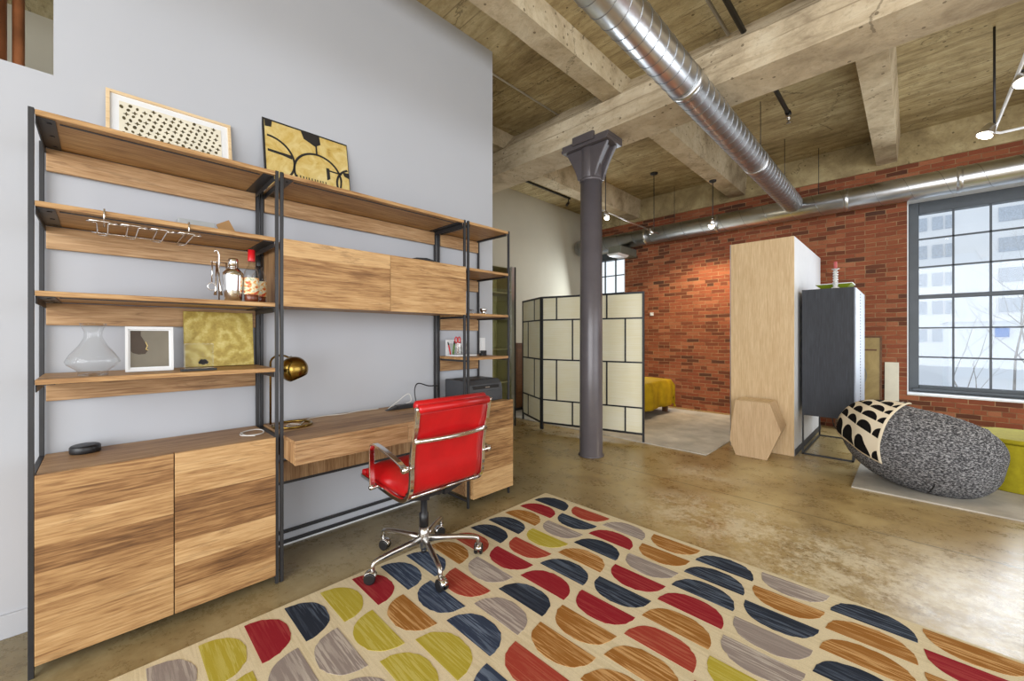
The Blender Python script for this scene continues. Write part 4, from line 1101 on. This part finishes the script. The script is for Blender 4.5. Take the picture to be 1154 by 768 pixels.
m.build('tilt_mechanism', M['black'], CH, bevel=.006)
m = MB()
for s_ in (-1, 1):
    m.prism([(HY + s_ * .05, .398), (HY + s_ * .05, .428), (BY + s_ * .214, .468), (BY + s_ * .222, .455), (BY + s_ * .20, .445)], 0, -2.09, -2.05)
    m.prism([(HY + s_ * .05, .398), (HY + s_ * .05, .428), (BY + s_ * .214, .455), (BY + s_ * .222, .442), (BY + s_ * .20, .435)], 0, -1.86, -1.82)
m.box(-2.08, -1.83, HY - .05, HY + .05, .408, .424)
m.build('seat_support', M['black'], CH)
MB().tube([(-1.93, HY + .05, .405), (-1.93, HY + .16, .398), (-1.93, HY + .235, .400)], .005, 8).build('lever', M['black'], CH)
MB().sphere((-1.93, HY + .243, .400), .012, 12, 8).build('lever_knob', M['chrome'], CH)
MB().tube([(-1.86, HY + .05, .425), (-1.86, HY + .20, .440)], .0045, 8).build('lever', M['black'], CH)
MB().sphere((-1.86, HY + .207, .441), .011, 12, 8).build('lever_knob', M['chrome'], CH)
MB().lathe([(.026, .200), (.026, .275), (.018, .28), (.018, .392)], (HX, HY, 0), 20).build('gas_lift', M['black'], CH)
MB().lathe([(.014, .055), (.016, .058), (.016, .078)], (HX, HY, 0), 18).build('lift_cap', M['black'], CH)
MB().lathe([(.022, .078), (.027, .09), (.034, .13), (.030, .165), (.026, .20)], (HX, HY, 0), 24).build('hub', M['alu'], CH)
for k in range(5):
    a = math.radians(-90 + 72 * k); dx, dy = math.cos(a), math.sin(a); ea = (HX, HY)
    L_ = [(.02, .132, .019), (.10, .131, .0155), (.20, .126, .0135), (.275, .118, .0125), (.298, .111, .012), (.305, .097, .012), (.305, .074, .0115)]
    MB().tube([(HX + dx * l, HY + dy * l, z) for l, z, r in L_], [r for l, z, r in L_], 12).build('base_arm', M['alu'], CH)
    cx_, cy_ = HX + dx * .305, HY + dy * .305
    zo = 0.0118 if cx_ > RX0 + .0 else 0.0005
    ca = a + 0.9 + k; wx, wy = math.cos(ca), math.sin(ca)
    c0 = (cx_ + wy * .012, cy_ - wx * .012, zo + .029)
    cs = MB()
    for s_ in (-1, 1):
        p_ = Vector((c0[0] + wx * s_ * .008, c0[1] + wy * s_ * .008, c0[2])); q_ = Vector((c0[0] + wx * s_ * .024, c0[1] + wy * s_ * .024, c0[2]))
        cs.tube([p_, p_ + (q_ - p_) * .15, p_ + (q_ - p_) * .8, q_], [.026, .029, .029, .024], 22)
    w_ = cs.build('caster_wheel', M['black'], CH)
    hd = MB(); vs = []
    for i in range(9):
        an = math.radians(10 + 160 * i / 8)
        for s_ in (-1, 1):
            tx, ty = -wy, wx
            vs.append((c0[0] + wx * s_ * .019 + tx * .0325 * math.cos(an), c0[1] + wy * s_ * .019 + ty * .0325 * math.cos(an), c0[2] + .0325 * math.sin(an)))
    hd.add(vs, [(2 * i, 2 * i + 1, 2 * i + 3, 2 * i + 2) for i in range(8)], 0, True)
    o = hd.build('caster_hood', M['chrome'], CH); sd = o.modifiers.new('s', 'SOLIDIFY'); sd.thickness = .002
    MB().tube([(cx_, cy_, zo + .052), (cx_, cy_, .080)], .008, 10).build('caster_stem', M['chrome'], CH)

# ================================================================== SCREEN
def screen():
    T = thing('folding_screen', 'folding room divider of pale panels in black frames behind the column', 'folding screen', (-3.3, 4.3, 0.006))
    pts = [(-4.20, 4.49), (-3.55, 4.165), (-2.90, 4.335), (-2.235, 4.50)]
    zc = [0.107, 0.415, 0.955, 1.485, 1.79]
    for k in range(3):
        a = Vector(pts[k] + (0,)); b_ = Vector(pts[k + 1] + (0,)); d = (b_ - a); L = d.length; d.normalize()
        Mx = Matrix(((d.x, -d.y, 0), (d.y, d.x, 0), (0, 0, 1)))
        def place(m_, nm, mt, par=T, bevel=0):
            m_.v = [tuple(Mx @ Vector(v) + a) for v in m_.v]; return m_.build(nm, mt, par, bevel=bevel)
        g = .004; w_ = .024; f = MB()
        f.box(g, g + w_, -.012, .012, 0.012, 1.80); f.box(L - g - w_, L - g, -.012, .012, 0.012, 1.80)
        f.box(g + w_, L - g - w_, -.011, .011, 1.776, 1.80); f.box(g + w_, L - g - w_, -.011, .011, .095, .119)
        place(f, 'panel_frame', M['black'])
        lt = MB()
        for z in zc[1:4]: lt.box(g + w_, L - g - w_, -.009, .009, z - .009, z + .009)
        for r in range(4):
            odd = r % 2 == 0     # rows from the bottom
            fr = (2 / 3 if odd else 1 / 3)
            if k == 0: fr = 1 - fr
            lt.box(L * fr - .009, L * fr + .009, -.009, .009, zc[r], zc[r + 1])
        place(lt, 'lattice', M['black'])
        place(B(g + w_, L - g - w_, -.003, .003, .119, 1.776), 'panel_paper', M['shoji'])
screen()

# ================================================================== SLEEPING CORNER
tag(B(-4.9, -1.545, 4.50, 7.0, 0.0005, 0.010).build('area_rug', M['paleRug'], origin=(-3, 5.8, 0)), 'pale grey rug under the bed behind the folding screen', 'rug')
T = thing('bed', 'low bed with dark wooden frame behind the folding screen', 'bed', (-3.9, 5.95, 0.0))
m = MB().box(-4.95, -2.90, 5.25, 5.29, .16, .34).box(-4.95, -2.90, 6.61, 6.65, .16, .34).box(-2.94, -2.90, 5.25, 6.65, .16, .34)
m.build('bed_frame', M['bed_wood'], T, bevel=.006)
for (x_, y_) in ((-2.93, 5.28), (-2.93, 6.62), (-4.9, 5.28), (-4.9, 6.62)): B(x_ - .035, x_ + .035, y_ - .035, y_ + .035, .0105, .17).build('leg', M['bed_wood'], T)
B(-4.93, -2.93, 5.30, 6.60, .26, .53).build('mattress', M['wgloss'], T, bevel=.06, bseg=4)
def blanket():
    """yellow cover: top plus draped sides with folds"""
    x0, x1, y0, y1, zt = -4.55, -2.83, 5.255, 6.66, .555
    dr = .43; NX, NYY = 44, 40; m = MB(); vs = []
    U_ = [i / NX for i in range(NX + 1)]; V_ = [j / NYY for j in range(NYY + 1)]
    for i in U_:
        for j in V_:
            s_ = x0 + i * (x1 - x0 + dr); t_ = y0 - dr + j * (y1 - y0 + 2 * dr)
            ox = max(0, s_ - x1); oy = max(0, y0 - t_, t_ - y1)
            x_ = min(s_, x1); y_ = min(max(t_, y0), y1); z_ = zt
            over = max(ox, oy) if not (ox > 0 and oy > 0) else math.hypot(ox, oy)
            over = min(over, dr * 1.12)
            fl = 0.03 + 0.018 * math.sin(11 * (t_ if ox > oy else s_)) + 0.010 * math.sin(27 * (t_ if ox > oy else s_) + 1)
            bow = fl * min(1, over / .12)
            if ox > 0: x_ += bow * (1 if ox >= oy else .6)
            if oy > 0: y_ += (bow if t_ > y1 else -bow) * (1 if oy >= ox else .6)
            z_ = zt - max(0, over - .02) + 0.010 * noise.noise(Vector((s_ * 4, t_ * 4, 0)))
            vs.append((x_, y_, z_))
    W_ = NYY + 1
    fs = [(i * W_ + j, (i + 1) * W_ + j, (i + 1) * W_ + j + 1, i * W_ + j + 1) for i in range(NX) for j in range(NYY)]
    m.add(vs, fs, 0, True); o = m.build('blanket', M['mustard'], origin=(-3.8, 5.95, .5))
    sd = o.modifiers.new('s', 'SOLIDIFY'); sd.thickness = .012; sd.offset = 1
    tag(o, 'mustard yellow blanket draped over the bed behind the screen', 'blanket')
blanket()
T = thing('side_cabinet', 'dark brown wooden cabinet against the far left wall, glimpsed left of the folding screen', 'cabinet', (-4.85, 5.0, 0))
B(-4.99, -4.72, 4.62, 5.15, .06, 1.15).build('carcass', M['bed_wood'], T)
B(-4.72, -4.70, 4.63, 4.88, .08, 1.13).build('door', M['bed_wood'], T); B(-4.72, -4.70, 4.89, 5.14, .08, 1.13).build('door', M['bed_wood'], T)
B(-4.96, -4.74, 4.66, 5.11, .011, .06).build('plinth', M['black'], T)

# tall glass fronted cabinet seen past the wall end
T = thing('glass_cabinet', 'tall glass fronted cabinet with metal edge, seen past the end of the white wall', 'cabinet', (-4.2, 3.6, 0))
B(-4.36, -4.33, 3.10, 4.09, 0.05, 2.24).build('back_panel', M['cabglass'], T)
m = MB()
for z in (.05, .62, 1.08, 1.50, 1.86, 2.22): m.box(-4.33, -4.02, 3.12, 4.07, z, z + .018)
m.build('cabinet_shelves', M['warmwhite'], T)
m = MB().box(-4.36, -3.985, 4.07, 4.10, 0, 2.245).box(-4.36, -3.985, 3.09, 3.12, 0, 2.245)
m.build('end_panel', M['alu'], T)
B(-4.0, -3.984, 4.03, 4.085, 0, 2.245).build('edge_profile', M['alu'], T)
B(-4.0, -3.982, 4.0855, 4.115, 0, 2.245).build('seal_strip', M['black'], T)
B(-4.008, -4.0, 3.13, 4.05, .03, 2.22).build('glass_door', clear('olive_reflection_glass', (0.86, 0.86, 0.74, 1), 0.8), T)  # tint also carries the olive of the reflections

# ================================================================== TALL CLOSET AND FRIENDS
T = thing('wardrobe', 'tall pale oak fronted wardrobe block with white sides in front of the brick wall', 'wardrobe', (-1.18, 5.9, 0))
B(-1.487, -.871, 5.13, 6.85, 0.0005, 2.325).build('carcass', M['wgloss'], T)
B(-1.480, -.872, 5.108, 5.1295, 0.0005, 2.326).build('front_panel', M['oak'], T, bevel=.002)
B(-1.487, -1.4805, 5.104, 5.1295, 0.0005, 2.326).build('edge_strip', M['alu'], T)
m = MB().box(-.8705, -.866, 5.13, 6.86, .0005, .07)
m.build('skirting', M['dkgrey'], T)

T = thing('angular_stool', 'faceted pale wooden stool standing in front of the wardrobe', 'stool', (-1.18, 4.9, 0))
fr = [(-1.330, 0.0005), (-1.040, 0.0005), (-.918, .308), (-1.018, .583), (-1.335, .583), (-1.372, .330), (-1.388, .15)]
B0 = [(-1.300, 0.0005), (-1.075, 0.0005), (-.93, .330), (-1.020, .583), (-1.335, .583), (-1.36, .33), (-1.37, .15)]
vs = [(x_, 4.75, z_) for x_, z_ in fr] + [(x_, 5.045, z_) for x_, z_ in B0]
n = len(fr); fs = [tuple(range(n)), tuple(n + k for k in range(n))[::-1]] + [(k, (k + 1) % n, n + (k + 1) % n, n + k) for k in range(n)]
MB().add(vs, fs).build('stool_body', M['oak_h'], T, bevel=.003)
B(-1.335, -1.02, 4.752, 5.043, .5835, .588).build('stool_top', M['frame_oak'], T, bevel=.001)

T = thing('sideboard_tower', 'dark blackened wood cabinet raised on a thin black metal frame beside the wardrobe', 'cabinet', (-.61, 5.85, 0))
x0, x1, y0, y1 = -.832, -.402, 5.29, 6.42
B(x0 + .012, x1, y0 + .012, y1, .425, 1.762).build('cabinet_body', M['darkcab'], T, bevel=.002)
B(x0, x1, y0, y0 + .011, .422, 1.765).build('door', M['darkcab'], T, bevel=.001)
B(x1 + .0005, x1 + .012, y0 + .01, y1 - .02, .43, 1.76).build('side_panel', plain('pale_grey_metal', col(150, 156, 168), .5, .2), T)
m = MB()
for k in range(40): m.box(x1 + .012, x1 + .015, y0 + .52, y0 + .56, .47 + k * .032, .485 + k * .032)
m.build('perforated_strip', M['dkgrey'], T)
m = MB()
for (xx, yy) in ((x0, y0), (x1 - .016, y0), (x0, y1 - .016), (x1 - .016, y1 - .016)): m.box(xx, xx + .016, yy, yy + .016, .0005, .424)
m.box(x0, x1, y0, y0 + .016, .0005, .016); m.box(x0, x1, y1 - .016, y1, .0005, .016); m.box(x0, x0 + .016, y0, y1, .0005, .016); m.box(x1 - .016, x1, y0, y1, .0005, .016)
m.build('metal_frame', M['black'], T)

T = thing('serving_bowl', 'shallow green square bowl with white rim on the dark cabinet', 'bowl', (-.61, 5.62, 1.7655))
def sqr(r, z, c=(-.585, 5.62)): return [(c[0] - r, c[1] - r, z), (c[0] + r, c[1] - r, z), (c[0] + r, c[1] + r, z), (c[0] - r, c[1] + r, z)]
zz = 1.7655
vs = sqr(.085, zz) + sqr(.155, zz + .058) + sqr(.145, zz + .058) + sqr(.080, zz + .008)
fs = [(3, 2, 1, 0)] + [(k, (k + 1) % 4, 4 + (k + 1) % 4, 4 + k) for k in range(4)] + [(4 + k, 4 + (k + 1) % 4, 8 + (k + 1) % 4, 8 + k) for k in range(4)] + [(8 + k, 8 + (k + 1) % 4, 12 + (k + 1) % 4, 12 + k) for k in range(4)] + [(12, 13, 14, 15)]
MB().add(vs, fs).build('bowl_body', M['green'], T)
m = MB(); a_ = sqr(.158, zz + .0585); b_ = sqr(.143, zz + .0585); a2 = sqr(.158, zz + .066); b2 = sqr(.143, zz + .066)
m.add(a_ + b_ + a2 + b2, [(k, (k + 1) % 4, 8 + (k + 1) % 4, 8 + k) for k in range(4)] + [(4 + k, 12 + k, 12 + (k + 1) % 4, 4 + (k + 1) % 4) for k in range(4)] + [(8 + k, 8 + (k + 1) % 4, 12 + (k + 1) % 4, 12 + k) for k in range(4)] + [(k, 4 + k, 4 + (k + 1) % 4, (k + 1) % 4) for k in range(4)])
m.build('rim', M['wgloss'], T)
cx_, cy_ = -.56, 5.40
T = thing('candlestick', 'clear crystal candlestick on the dark cabinet in front of the bowl', 'candlestick', (cx_, cy_, zz))
pr = [(.040, 0), (.036, .012), (.016, .025)]
for k in range(6): pr += [(.020, .035 + k * .026), (.025, .045 + k * .026), (.013, .056 + k * .026)]
pr += [(.020, .200), (.034, .205), (.034, .210), (.012, .212)]
MB().lathe(pr, (cx_, cy_, zz), 14).build('stem', M['crystal2'] if 'crystal2' in M else plain('cut_glass', col(214, 216, 214), .15, 0, .8, var=.2, scale=60), T)
T = tag(MB().lathe([(.014, 0), (.014, .072), (.004, .075)], (cx_, cy_, zz + .2125), 14).build('candle', M['candle'], origin=(cx_, cy_, zz + .2125)), 'short pink candle in the crystal candlestick', 'candle')

# pictures leaning against the brick
T = thing('framed_picture', 'tall antique gold picture in thin frame leaning on the brick wall', 'picture', (-.575, 7.04, .012), rot=(-.10, 0, 0))
Wd, Hd = .47, 1.262
xo = -.16
m = MB()
for bx in ((xo, xo + Wd, 0, .03, 0, .02), (xo, xo + Wd, 0, .03, Hd - .02, Hd), (xo, xo + .02, 0, .03, .02, Hd - .02), (xo + Wd - .02, xo + Wd, 0, .03, .02, Hd - .02)): m.box(*bx)
m.build('frame', M['bed_wood'], T, world_coords=False)
m = MB().box(xo + .02, xo + Wd - .02, .008, .02, .02, Hd - .02, 0)
m.box(xo + .03, xo + Wd - .05, .006, .008, 1.07, 1.09, 1); m.box(xo + .02, xo + Wd - .05, .005, .008, .24, .255, 1); m.box(xo + Wd - .07, xo + Wd - .055, .005, .008, .02, .255, 1)
for i in range(24):
    a0 = -PI / 2 + PI * i / 24; a1 = a0 + PI / 24
    m.prism([(xo + .2 + .11 * math.cos(a0), .74 + .16 * math.sin(a0)), (xo + .2 + .125 * math.cos(a0), .74 + .175 * math.sin(a0)), (xo + .2 + .125 * math.cos(a1), .74 + .175 * math.sin(a1)), (xo + .2 + .11 * math.cos(a1), .74 + .16 * math.sin(a1))], 1, .006, .008, 2)
m.build('picture', [M['goldframeart'], M['bed_wood'], M['greyart']], T, world_coords=False)
T = thing('canvas', 'narrow white canvas leaning on the brick wall beside the gold picture', 'painting', (-.14, 7.11, .002), rot=(-.07, 0, 0))
B(-.10, .035, 0, .025, 0, .93).build('canvas_panel', M['paper'], T, world_coords=False, bevel=.003)
B(-.07, .02, -.003, 0, .40, .415).box(.005, .02, -.003, 0, .10, .40).build('painted_line', M['candle'], T, world_coords=False)
cord('cable', [(-.62, 6.95, .012), (-.66, 6.8, .012), (-.70, 6.6, .12), (-.72, 6.55, .32), (-.70, 6.5, .40)], .006, M['black'], 'black cable hanging behind the dark cabinet')

# ================================================================== POD CHAIR, THROW, OTTOMAN
tag(B(-.352, 1.9, 4.405, 6.6, .0005, .012).build('area_rug', M['paleRug'], origin=(.8, 5.5, 0)), 'thin pale rug under the round grey armchair near the window', 'rug')
PC = Vector((0.025, 4.86, 0.0))
rot = math.radians(11)
def pod(phi, psi, off=0.0):
    """phi around, psi latitude; returns a world point on the outer shell"""
    a_, b_, h_ = .505, .46, .35
    e1, e2 = 0.66, 0.86
    def sp(v, e): return math.copysign(abs(v) ** e, v)
    cx = sp(math.cos(phi), e2) * sp(math.cos(psi), e1); cy = sp(math.sin(phi), e2) * sp(math.cos(psi), e1); cz = sp(math.sin(psi), e1)
    x = (a_ + off) * cx; y = (b_ + off) * cy; z = (h_ + off) * cz
    if z < 0:                       # the shell narrows towards the foot
        k = 1 - 0.22 * (-z / h_) ** 1.5; x = x * k + .06 * (-z / h_); y *= k
    xr = x * math.cos(rot) + z * math.sin(rot); zr_ = -x * math.sin(rot) + z * math.cos(rot)
    # hollow the seat: far part of the top is pressed down
    if z > 0:
        s_ = min(1, max(0, (y + .22) / .25)); s_ = s_ * s_ * (3 - 2 * s_)
        e_ = max(0, 1 - (cx * cx + cy * cy))
        zr_ -= s_ * (0.10 + 0.20 * e_) * cz
    w_ = PC + Vector((xr, y, zr_ + .345))
    w_.z = max(w_.z, .0125 + off * .2)
    return w_
T = thing('lounge_chair', 'round grey boucle armchair seen from behind, near the window', 'armchair', (PC.x, PC.y, .0125))
m = MB(); NP, NQ = 64, 36; vs = []
for j in range(NQ + 1):
    psi = -PI / 2 + PI * j / NQ
    for i in range(NP): vs.append(tuple(pod(2 * PI * i / NP, psi)))
fs = [(j * NP + i, j * NP + (i + 1) % NP, (j + 1) * NP + (i + 1) % NP, (j + 1) * NP + i) for j in range(NQ) for i in range(NP)]
m.add(vs, fs, 0, True)
o = m.build('upholstered_shell', M['boucle'], T)
bm = bmesh.new(); bm.from_mesh(o.data); bmesh.ops.remove_doubles(bm, verts=bm.verts, dist=.0008); bmesh.ops.recalc_face_normals(bm, faces=bm.faces); bm.to_mesh(o.data); bm.free()
MB().tube([tuple(pod(math.radians(-78), math.radians(-46 + 2.5 * k), .001)) for k in range(10)], .005, 6).build('seam', M['black'], T)
MB().tube([tuple(pod(math.radians(-170 + 5 * k), math.radians(50), .002)) for k in range(33)], .006, 6).build('piping', M['boucle'], T)

def throw():
    NU, NV = 40, 40; m = MB(); vs = []; uvs = []
    for i in range(NU + 1):
        for j in range(NV + 1):
            u = i / NU; v = j / NV
            phi = math.radians(-196 + 86 * u)
            lo = math.radians(-2 + 6 * math.sin(u * 3.0) - 14 * u)
            hi = math.radians(74)
            psi = lo + (hi - lo) * v
            wr = .006 * math.sin(u * 17 + v * 3) * (1 - v) + .004 * math.sin(v * 9 + u * 5)
            p = pod(phi, psi, .016 + wr)
            vs.append(tuple(p)); uvs.append((u, v))
    W_ = NV + 1
    fs = [(i * W_ + j, (i + 1) * W_ + j, (i + 1) * W_ + j + 1, i * W_ + j + 1) for i in range(NU) for j in range(NV)]
    m.add(vs, fs, 0, True)
    o = m.build('throw_blanket', M['scallop'], origin=tuple(PC + Vector((-.4, -.2, .6))))
    ul = o.data.uv_layers.new(name='UVMap')
    for lp in o.data.loops: ul.data[lp.index].uv = uvs[lp.vertex_index]
    sd = o.modifiers.new('s', 'SOLIDIFY'); sd.thickness = .010; sd.offset = 1
    tag(o, 'cream throw with black scallop pattern draped over the grey armchair', 'throw blanket')
throw()

def ottoman():
    T = thing('ottoman', 'olive green upholstered ottoman beside the grey armchair', 'ottoman', (1.0, 5.42, .0125))
    x0, x1, y0, y1, r = .40, 1.65, 5.10, 5.76, .24
    pl = []
    for (cx, cy, a0) in ((x1 - r, y1 - r, 0), (x0 + r, y1 - r, 90), (x0 + r, y0 + r, 180), (x1 - r, y0 + r, 270)):
        for k in range(9):
            a = math.radians(a0 + 90 * k / 8); pl.append((cx + r * math.cos(a), cy + r * math.sin(a)))
    MB().prism(pl, 2, .0125, .395, 0, True).build('base', M['olive'], T, bevel=.012)
    MB().prism(pl, 2, .397, .435, 0, True).build('top_cushion', M['olive'], T, bevel=.018, bseg=4)
ottoman()

# ================================================================== LIGHT FITTINGS
def spot_head(pos, aim, label, r=.045, L=.075, energy=40, on=True, stem=None, group=None, size=75, globe=False):
    pos = Vector(pos); d = (Vector(aim) - pos).normalized()
    T = thing('spotlight', label, 'lamp', tuple(pos), group)
    back = pos - d * L
    MB().tube([back, back + d * .01, pos - d * .02, pos], [r * .25, r * .55, r * .95, r], 20).build('lamp_shade', M['alu'], T)
    if stem is not None:
        MB().tube([Vector(stem), back], .006, 8).build('stem', M['alu'], T)
    if globe: MB().sphere(pos + d * (r * .55), r * .78, 18, 12).build('bulb', M['bulb'], T)
    else: MB().tube([pos - d * .001, pos + d * .003], r * .85, 20).build('bulb', M['bulb'] if on else M['wgloss'], T)
    if on:
        l = bpy.data.lights.new('lamp_light', 'SPOT'); l.energy = energy; l.color = (1.0, .80, .55)
        l.spot_size = math.radians(size); l.spot_blend = .8; l.shadow_soft_size = .03
        lo = bpy.data.objects.new('lamp_light', l); C.objects.link(lo); lo.parent = T
        lo.location = d * (.02 + (r * 1.5 if globe else 0)); lo.rotation_euler = d.to_track_quat('-Z', 'Y').to_euler()
    return T
# track over the sleeping corner
RZ = 2.93
T = thing('track_rail', 'metal light rail on rods hanging over the sleeping corner', 'light track', (-2.9, 5.4, SL))
MB().tube([(-2.90, 4.55, RZ), (-2.90, 6.30, RZ)], .011, 10).build('rail', M['alu'], T)
for y in (4.72, 6.15):
    MB().tube([(-2.90, y, RZ), (-2.90, y, SL - .02)], .006, 8).build('rod', M['steel'], T)
    MB().lathe([(.035, 0), (.06, -.0), (.055, -.02), (.012, -.03)], (-2.90, y, SL - .0005), 18).build('canopy', M['steel'], T)
spot_head((-2.815, 4.60, 2.83), (-2.6, 5.6, 0.6), 'lit bare spotlight just right of the column under the beam', r=.04, stem=(-2.89, 4.62, RZ - .014), energy=60, globe=True)
spot_head((-2.85, 5.98, 2.86), (-2.6, 7.1, 1.2), 'unlit pale spotlight at the far end of the hanging rail', r=.04, stem=(-2.90, 6.05, RZ), on=False)
# pendant spot below the joist
T = thing('pendant_rod', 'thin rod hanging from the joist in front of the brick wall', 'light rod', (-2.03, 6.18, 3.5))
MB().tube([(-2.03, 6.18, 2.95), (-2.03, 6.18, 3.514)], .006, 8).build('rod', M['steel'], T)
MB().lathe([(.03, 0), (.05, 0), (.045, -.02), (.01, -.03)], (-2.03, 6.18, 3.5145), 16).build('canopy', M['steel'], T)
spot_head((-2.03, 6.14, 2.88), (-2.60, 7.2, 1.3), 'lit round spotlight glowing in front of the brick wall', r=.05, stem=(-2.03, 6.18, 2.95), energy=130, globe=True, size=95)
# right hand rail
T = thing('track_rail', 'white light rail on a rod near the right edge above the window', 'light track', (.5, 5.0, SL))
MB().tube([(.50, 3.2, 2.99), (.50, 5.27, 2.99), (.54, 5.33, 2.99), (1.9, 5.33, 2.99)], .010, 10).build('rail', M['wgloss'], T)
for (x_, y_) in ((.50, 5.24), (.56, 4.18)):
    MB().tube([(x_, y_, 2.99), (x_, y_, SL)], .008, 8).build('rod', M['steel'], T)
MB().tube([(.56, 4.18, 2.99), (.50, 4.18, 2.99)], .006, 8).build('link', M['steel'], T)
spot_head((.43, 5.05, 2.905), (-.5, 4.6, .9), 'lit silver spotlight, lower left of the two near the right edge', r=.055, L=.10, stem=(.50, 5.15, 2.98), energy=22)
spot_head((.53, 4.20, 2.915), (.2, 3.5, 0.5), 'lit silver spotlight, upper right of the two near the right edge', r=.06, L=.10, stem=(.50, 4.28, 2.99), energy=22)

# heater box high on the brick
T = thing('unit_heater', 'small dark grey metal box high on the brick wall above the far window', 'heater', (-3.85, 6.9, 2.75))
B(-4.0, -3.74, 6.60, 7.195, 2.78, 2.925).build('housing', plain('olive_grey_metal', col(122, 124, 112), .5, .2), T, bevel=.006)
MB().prism([(-3.99, 2.779), (-3.74, 2.779), (-3.78, 2.74), (-3.95, 2.74)], 1, 6.53, 6.9).build('diffuser', M['wgloss'], T)
T = thing('wall_sensor', 'tiny pale sensor box on the brick wall right of the folding screen', 'sensor', (-3.43, 7.19, 1.68))
B(-3.46, -3.40, 7.17, 7.1985, 1.65, 1.71).build('housing', M['wgloss'], T, bevel=.003)
